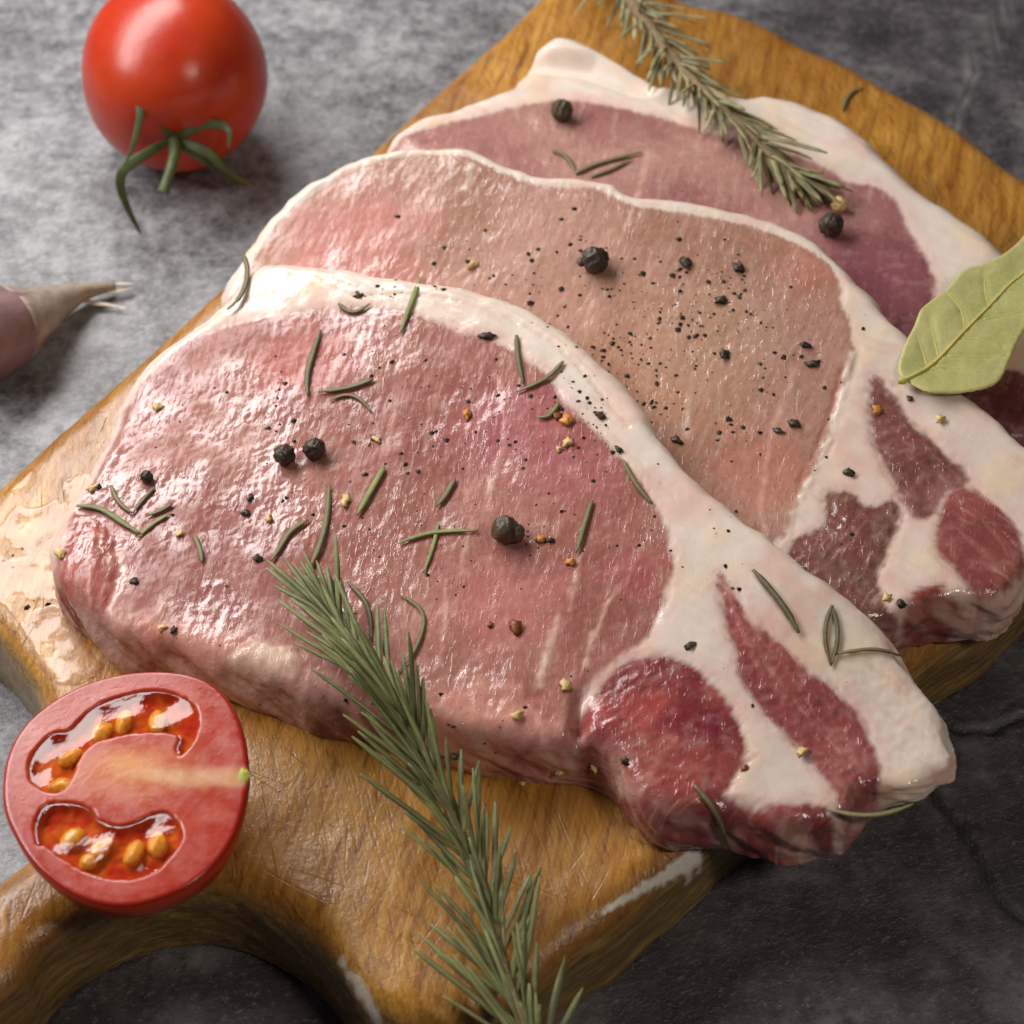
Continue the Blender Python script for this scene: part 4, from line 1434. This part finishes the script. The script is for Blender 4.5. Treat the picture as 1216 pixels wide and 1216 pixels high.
# ---- loose needles
LGREEN = needle_mat('needle_fresh', lin(112, 122, 60), lin(140, 146, 82))
LDARK = needle_mat('needle_dark', lin(84, 76, 48), lin(116, 106, 68))
LN = [
    ([(288, 300), (294, 318), (292, 338), (283, 356), (270, 368)], 0, 'dark curved rosemary needle hooked over the far left corner of front chop', 1.0),
    ([(500, 331), (493, 350), (484, 374), (476, 397)], 1, 'green rosemary needle crossing the fat rim above two black peppercorns', 1.0),
    ([(381, 394), (371, 425), (365, 448), (366, 472)], 0, 'upright curved rosemary needle on lean meat above the two peppercorns', 1.1),
    ([(402, 362), (420, 374), (440, 362)], 0, 'short V-shaped dark rosemary bit tucked under the fat rim', 0.9),
    ([(444, 452), (412, 463), (378, 467)], 0, 'straight rosemary needle pointing right, just above a curved thin one', 1.05),
    ([(392, 477), (410, 470), (428, 475), (442, 491)], 0, 'thin arched dark rosemary needle above right of the two peppercorns', 0.7),
    ([(614, 400), (615, 428), (622, 458)], 0, 'upright rosemary needle touching the fat rim, left one of a V', 1.0),
    ([(669, 431), (648, 452), (614, 467)], 0, 'slanted rosemary needle touching the fat rim, right one of a V', 0.9),
    ([(664, 480), (652, 496), (638, 497)], 0, 'short hooked dark rosemary bit next to an orange pepper flake', 0.9),
    ([(457, 556), (441, 584), (424, 614)], 1, 'short bright green straight needle in the middle of front chop', 1.1),
    ([(540, 570), (531, 588), (519, 603)], 0, 'short dull needle right of the bright green one on front chop', 1.0),
    ([(475, 646), (505, 636), (535, 632), (568, 632)], 1, 'long level green needle left of the big brown peppercorn', 0.9),
    ([(521, 622), (515, 650), (503, 682)], 1, 'thin steep needle crossing under the level green needle', 0.7),
    ([(703, 596), (694, 625), (685, 658)], 0, 'straight steep needle right of the big brown peppercorn', 0.9),
    ([(740, 548), (756, 578), (775, 600)], 0, 'needle lying along the inner border of the fat rim', 0.9),
    ([(391, 579), (389, 615), (380, 650), (364, 685)], 0, 'long curved grey needle just above the tip of the front sprig', 1.1),
    ([(366, 619), (346, 632), (334, 650), (322, 668)], 0, 'bent grey needle left of the front sprig tip', 1.0),
    ([(92, 603), (118, 605), (142, 620), (167, 636)], 1, 'bright green needle at the left tip of the front chop', 1.1),
    ([(132, 578), (141, 598), (157, 611)], 0, 'dark short needle above the bright green one at the left tip', 0.8),
    ([(184, 580), (171, 594), (158, 611)], 0, 'slanted grey needle meeting the dark short one at left tip', 0.8),
    ([(205, 600), (190, 609), (176, 614)], 0, 'stubby grey needle, upper one of a pair right of left tip', 0.9),
    ([(201, 612), (180, 625), (163, 641)], 1, 'thin pale needle touching the end of the bright green one', 0.7),
    ([(231, 638), (238, 654), (240, 670)], 0, 'tiny upright dark needle on the shiny left part of front chop', 0.9),
    ([(413, 693), (432, 712), (440, 735), (441, 762)], 0, 'dark arched needle just right of the front sprig tip', 0.8),
    ([(475, 708), (500, 724), (503, 748), (488, 782), (464, 808)], 0, 'long thin hook-shaped needle right of the front sprig', 0.7),
    ([(894, 679), (915, 703), (934, 728), (948, 754)], 0, 'thick dark needle on the white fat above the slim red muscle', 1.25),
    ([(988, 720), (980, 742), (980, 768), (987, 792)], 0, 'left side of the looped needle on the white fat corner', 0.75),
    ([(988, 721), (994, 745), (993, 768), (987, 790)], 0, 'right side of the looped needle on the white fat corner', 0.75),
    ([(992, 778), (1028, 772), (1050, 774), (1068, 780)], 0, 'level thin needle running from the loop to the fat edge', 0.7),
    ([(824, 934), (845, 957), (858, 980), (866, 1006)], 0, 'needle hanging over the near side of the deep red muscle', 1.0),
    ([(985, 962), (1020, 969), (1055, 966), (1085, 955)], 0, 'needle along the near lower edge of the white fat corner', 0.9),
    ([(655, 181), (672, 187), (684, 207)], 0, 'short bent needle on the far chop below its left peppercorn', 0.9),
    ([(682, 208), (712, 195), (762, 183)], 0, 'long needle on the far chop beside the middle chop edge', 1.0),
    ([(700, 212), (728, 202), (750, 190)], 0, 'faint second needle beside the long one on far chop', 0.8),
    ([(1000, 133), (1004, 120), (1012, 110), (1024, 105)], 0, 'dark crooked rosemary twig on the bare wood at upper right', 0.9),
]
OVER = {'dark curved rosemary needle hooked': -1, 'needle along the near lower edge': 0}
for pts, g, lab, w in LN:
    c2 = catmull(np.array(pts, float), False, 4)
    P3 = []
    ov = [v_ for k_, v_ in OVER.items() if lab.startswith(k_)]
    zo = see(*c2[ov[0]])[0][2] + 0.6 if ov else None
    for k, (px, py) in enumerate(c2):
        if ov:
            P3.append(on_z(px, py, zo + 1.2 * math.sin(3 * k / len(c2))))
            continue
        p, nn = see(px, py)
        P3.append(p + nn * (0.45 * w))
    P3 = np.array(P3)
    for _ in range(2):
        P3[1:-1] = np.maximum(P3[1:-1], 0) * 0 + (P3[:-2] + 2 * P3[1:-1] + P3[2:]) / 4
    m = len(P3)
    rad = [0.60 * w * (1.0 if 0.12 < k / (m - 1) < 0.8 else 0.6) for k in range(m)]
    rad[0], rad[-1] = 0.3 * w, 0.22 * w
    P3[:, 2] += 0.15
    v, f = tube(P3, rad, 8, 0.65, (0, 0, 1), 0.4)
    o0 = P3[m // 2].copy()
    me = mesh_py('rosemary_needle', np.array(v) - o0, f)
    stripe(me)
    o = link('rosemary_needle', me, LGREEN if g else LDARK)
    o.location = Vector(o0 * S)
    tag(o, lab, 'rosemary', 'loose rosemary needles')

# ------------------------------------------------------------------ peppercorns
PEP = simple('black_pepper', lin(66, 54, 44), 0.38, 0.5, 1.0, 0.3, 0.9)
PEPB = simple('brown_pepper', lin(82, 68, 46), 0.35, 0.4, 1.8, 0.25, 0.7)
PALEP = simple('pale_pepper', lin(222, 190, 128), 0.5, 0.25, 1.0, 0.1, 0.6)
ORAP = simple('orange_pepper', lin(206, 138, 62), 0.45, 0.35, 0.9, 0.1, 0.5)
BROP = simple('rust_pepper', lin(132, 72, 30), 0.4, 0.4, 0.9, 0.12, 0.5)


def sit(px, py, r_px, mat, lab, seed, name='peppercorn', cat='peppercorn', grp='whole peppercorns', sx=1, sy=1, sz=1, rough=0.14, wr=0.22, sink=0.85, sub=4):
    p, nn = see(px, py)
    d = np.linalg.norm(p - CPOS)
    r = r_px / 608 * TAN * d
    o = link(name, blob(r, seed, sx, sy, sz, rough, sub, wr), mat)
    up_ = np.array([0, 0, 1.0])
    # the blob's middle lies on the line of sight, its underside pressed a little into the meat
    c = p + nn * r * sz * sink
    c = c - np.cross(np.cross(ray(px, py), [0, 0, 1]), [0, 0, 1]) * 0
    t = np.dot(c - CPOS, ray(px, py))
    base = CPOS + ray(px, py) * t
    k = r * sz * sink / max(0.3, np.dot(-ray(px, py), nn))
    c = p - ray(px, py) * k
    o.location = Vector(c * S)
    o.rotation_euler = (0, 0, random.uniform(0, 6.28))
    return tag(o, lab, cat, grp)


sit(338, 540, 13.5, PEP, 'left one of two black peppercorns side by side on front chop', 1)
sit(373, 533, 14, PEP, 'right one of two black peppercorns side by side on front chop', 2)
o = sit(600, 629, 17, PEPB, 'big brown two-lobed peppercorn near the middle of the front chop', 3, wr=0.08)
o2 = link('lobe', blob(2.1, 31, 1, 1, 0.95, 0.1, 3, 0.06), PEPB, o)
o2.rotation_euler = (0, 0, -o.rotation_euler[2])
rz = Matrix.Rotation(-o.rotation_euler[2], 4, 'Z')
o2.location = rz @ Vector((2.0 * S, -0.7 * S, -0.2 * S))
o = sit(707, 309, 16.5, PEP, 'black peppercorn with a little stalk on the middle chop', 4)
o2 = link('stalk', blob(1.05, 41, 1.3, 0.9, 0.9, 0.2, 2), PEP, o)
o2.location = Matrix.Rotation(-o.rotation_euler[2], 4, 'Z') @ Vector((-3.2 * S, 0.1 * S, -0.6 * S))
sit(667, 131, 13.5, PEPB, 'round brown peppercorn at the left of the far chop', 5)
sit(987, 267, 14.5, PEP, 'dark peppercorn on the far chop under the rosemary tip', 6)
sit(997, 243, 9.5, PALEP, 'pale half peppercorn on the far chop beside a dark one', 7, wr=0.05)
sit(174, 566, 8, PEP, 'small black peppercorn near the left tip of the front chop', 8)

FLK = [(612, 745, 10, BROP, 'rust brown pepper flake on the lower middle of the front chop', 1, .8), (582, 742, 4.5, BROP, 'tiny rust flake left of the rust brown one', 1, 1), (642, 640, 8, ORAP, 'orange pepper chip right of the big brown peppercorn', .8, 1.1), (653, 641, 6, PEP, 'black flake touching the orange chip by the big brown peppercorn', .7, 1.2),
       (678, 667, 6.5, ORAP, 'square orange chip below the straight steep needle', 1, 1), (673, 499, 9, ORAP, 'orange flake beside the hooked rosemary bit', 1, 1), (662, 494, 6, BROP, 'rust flake between the hooked bit and the orange flake', 1, 1), (674, 525, 6.5, PALEP, 'pale cream flake below the orange flake near the fat rim', .9, 1.2), (664, 533, 4.5, PALEP, 'tiny cream crumb touching the pale cream flake', 1.2, .8),
       (447, 522, 6, PALEP, 'pale flake right of the two black peppercorns', .7, 1.2), (443, 520, 4, PEP, 'black crumb behind the pale flake right of the peppercorns', 1, 1), (410, 594, 8, PALEP, 'triangular cream flake left of the bright green middle needle', 1.2, .8), (555, 492, 7, ORAP, 'flat orange flake on the upper middle of the front chop', 1.2, .8), (561, 314, 6.5, PALEP, 'cream flake on the middle chop left of its peppercorn', 1.2, .7),
       (878, 318, 8.5, PEP, 'black flake at the upper right of the middle chop', .8, 1.2), (857, 356, 8, PEP, 'black flake on the glossy patch of the middle chop', 1.1, .8), (815, 312, 8, PEP, 'black flake right of the stalked peppercorn', 1.2, .8), (714, 493, 8, PEPB, 'dark seed on the fat rim of the front chop', 1, .8), (735, 534, 5, PEP, 'black crumb at the inner border of the fat rim', 1.3, .7),
       (578, 399, 8, PEP, 'black crumb where fat rim meets lean, above the middle', 1.2, .8), (426, 351, 6, PEPB, 'ring-shaped brown seed on the top of the fat rim', 1, 1), (72, 658, 8.5, PALEP, 'pale seed at the far left tip of the front chop', .8, 1.2), (109, 580, 6.5, PALEP, 'pale half seed on the left rim of the front chop', 1.3, .8), (116, 577, 4.5, PEP, 'black skin of the pale half seed on the left rim', 1, 1), (187, 484, 6.5, PALEP, 'cream seed near the upper left edge of the front chop', .9, 1.2),
       (319, 615, 6, PALEP, 'small cream seed below the two black peppercorns', .8, 1.2), (213, 633, 5.5, PALEP, 'cream crumb on the shiny left part of the front chop', 1.1, .9), (307, 663, 7, PEP, 'black flake left of the bent grey needle', 1, .9), (292, 609, 6, PEP, 'black flake left of the small cream seed', 1, 1), (298, 590, 4.5, PEP, 'tiny black flake below the left peppercorn', 1.2, .8), (412, 741, 8.5, PEP, 'black flake right of the front sprig near its tip', 1.2, .8),
       (192, 745, 5.5, PALEP, 'cream seed near the lower left edge of front chop', .9, 1.1), (206, 748, 5, PEP, 'black crumb near the lower left edge of front chop', 1.2, .8), (159, 690, 5.5, PEP, 'black crumb beside the left flap of front chop', .8, 1.2), (819, 767, 6.5, PEP, 'black flake on white fat above the deep red muscle', .9, 1.1), (672, 814, 7.5, PALEP, 'cream seed at the lower right of the front loin', 1, 1.1), (614, 850, 8, PALEP, 'flat whitish seed at the near edge of front loin', 1.2, .8),
       (953, 893, 6.5, PALEP, 'cream seed at the border of the slim red muscle', .8, 1.3), (884, 912, 5.5, BROP, 'rust crumb at the right of the deep red muscle', 1, 1), (743, 904, 6, PEP, 'black crumb on the side of the deep red muscle', .8, 1.2), (1009, 562, 7.5, PEP, 'black flake on white fat of the middle chop', .9, 1.1), (1118, 498, 7, PALEP, 'yellowish seed on the fat below the bay leaf', 1.2, .8), (1042, 486, 7, ORAP, 'orange translucent flake on upper muscle of middle chop', 1, 1),
       (1081, 473, 4.5, PEP, 'black crumb just below the bay leaf stalk', 1, 1), (1054, 710, 6.5, PALEP, 'cream seed near the near corner of the middle chop', 1.1, .9), (1070, 717, 7, PEP, 'black flake right of the cream seed at near corner', 1.2, .8), (943, 503, 8, PEP, 'black flake on the right lean of the middle chop', 1.2, .8), (924, 512, 6, PEP, 'black crumb left of the flake on the right lean', 1.3, .7), (967, 432, 7.5, PEP, 'black flake near the right fat seam of the middle chop', 1.1, .9), (956, 410, 6, PEP, 'small black flake above the one near the right seam', .8, 1.2),
       (861, 420, 8, PEP, 'dark cluster flake in the glossy patch of the middle chop', 1, 1), (804, 523, 7, PEPB, 'brown flake beside the fat rim of the front chop', .8, 1.2), (664, 917, 7, PALEP, 'pale seed under the near edge by the cleft', 1, .9), (706, 912, 6.5, PALEP, 'pale seed in the cleft between loin and red muscle', .8, 1.1), (540, 898, 6, PEPB, 'ring-shaped seed on the near side of front chop', 1, 1), (620, 930, 5, PALEP, 'pale crumb at the foot of the near side', 1, 1)]
for i, (px, py, r_, mt, lab, sx_, sy_) in enumerate(FLK):
    sit(px, py, r_, mt, lab, 100 + i, 'pepper_flake', 'pepper', 'cracked pepper flakes', sx_ * 0.9, sy_ * 0.9, 0.5, 1.0, 0.3, 0.45, 2)

# ---- ground pepper, too fine to count
V, Fc = [], []
r_ = random.Random(21)
dust = [((820, 400), (130, 95), 800, 1), ((650, 330), (130, 60), 260, 1), ((560, 560), (150, 120), 300, 0), ((700, 470), (80, 70), 130, 0), ((560, 850), (110, 60), 60, 0), ((260, 700), (130, 90), 90, 0), ((400, 470), (160, 70), 190, 0), ((480, 345), (100, 14), 55, 0), ((850, 640), (80, 60), 40, 0), ((1000, 620), (60, 90), 30, 0), ((900, 850), (90, 70), 20, 0), ((540, 600), (230, 150), 520, 3), ((820, 400), (170, 110), 420, 3), ((40, 680), (40, 50), 26, 2), ((340, 900), (60, 60), 12, 2)]
for (cx, cy), (sx_, sy_), n_, typ in dust:
    for _ in range(n_):
        px, py = r_.gauss(cx, sx_ * 0.62), r_.gauss(cy, sy_ * 0.62)
        if not (-20 < px < 1236 and -20 < py < 1236):
            continue
        if float(pn(px / 55, py / 55, 4)) + r_.uniform(-0.45, 0.45) < -0.02:
            continue
        p, nn = see(px, py)
        if p[2] < BT - 2:
            continue
        r = (0.12 + 0.62 * r_.random() ** 4) * (1.2 if typ == 1 else 0.55 if typ == 3 else 1.0)
        b0 = len(V)
        q4 = [np.array([r_.uniform(.5, 1.4) * math.cos(a_), r_.uniform(.5, 1.4) * math.sin(a_), 0]) * r for a_ in (0.2, 1.5, 2.7, 3.9, 5.1)]
        for v_ in q4:
            V.append(p + v_ - nn * 0.03)
        V.append(p + nn * r * 0.75 + np.array([r_.uniform(-.3, .3), r_.uniform(-.3, .3), 0]) * r)
        for k in range(5):
            Fc.append((b0 + k, b0 + (k + 1) % 5, b0 + 5))
tag(link('ground_pepper', mesh_py('ground_pepper', V, Fc, False), simple('ground_pepper', lin(52, 40, 32), 0.6, 0.6, 0.8)), 'fine dark ground pepper scattered over the meat', 'pepper', None, 'stuff')
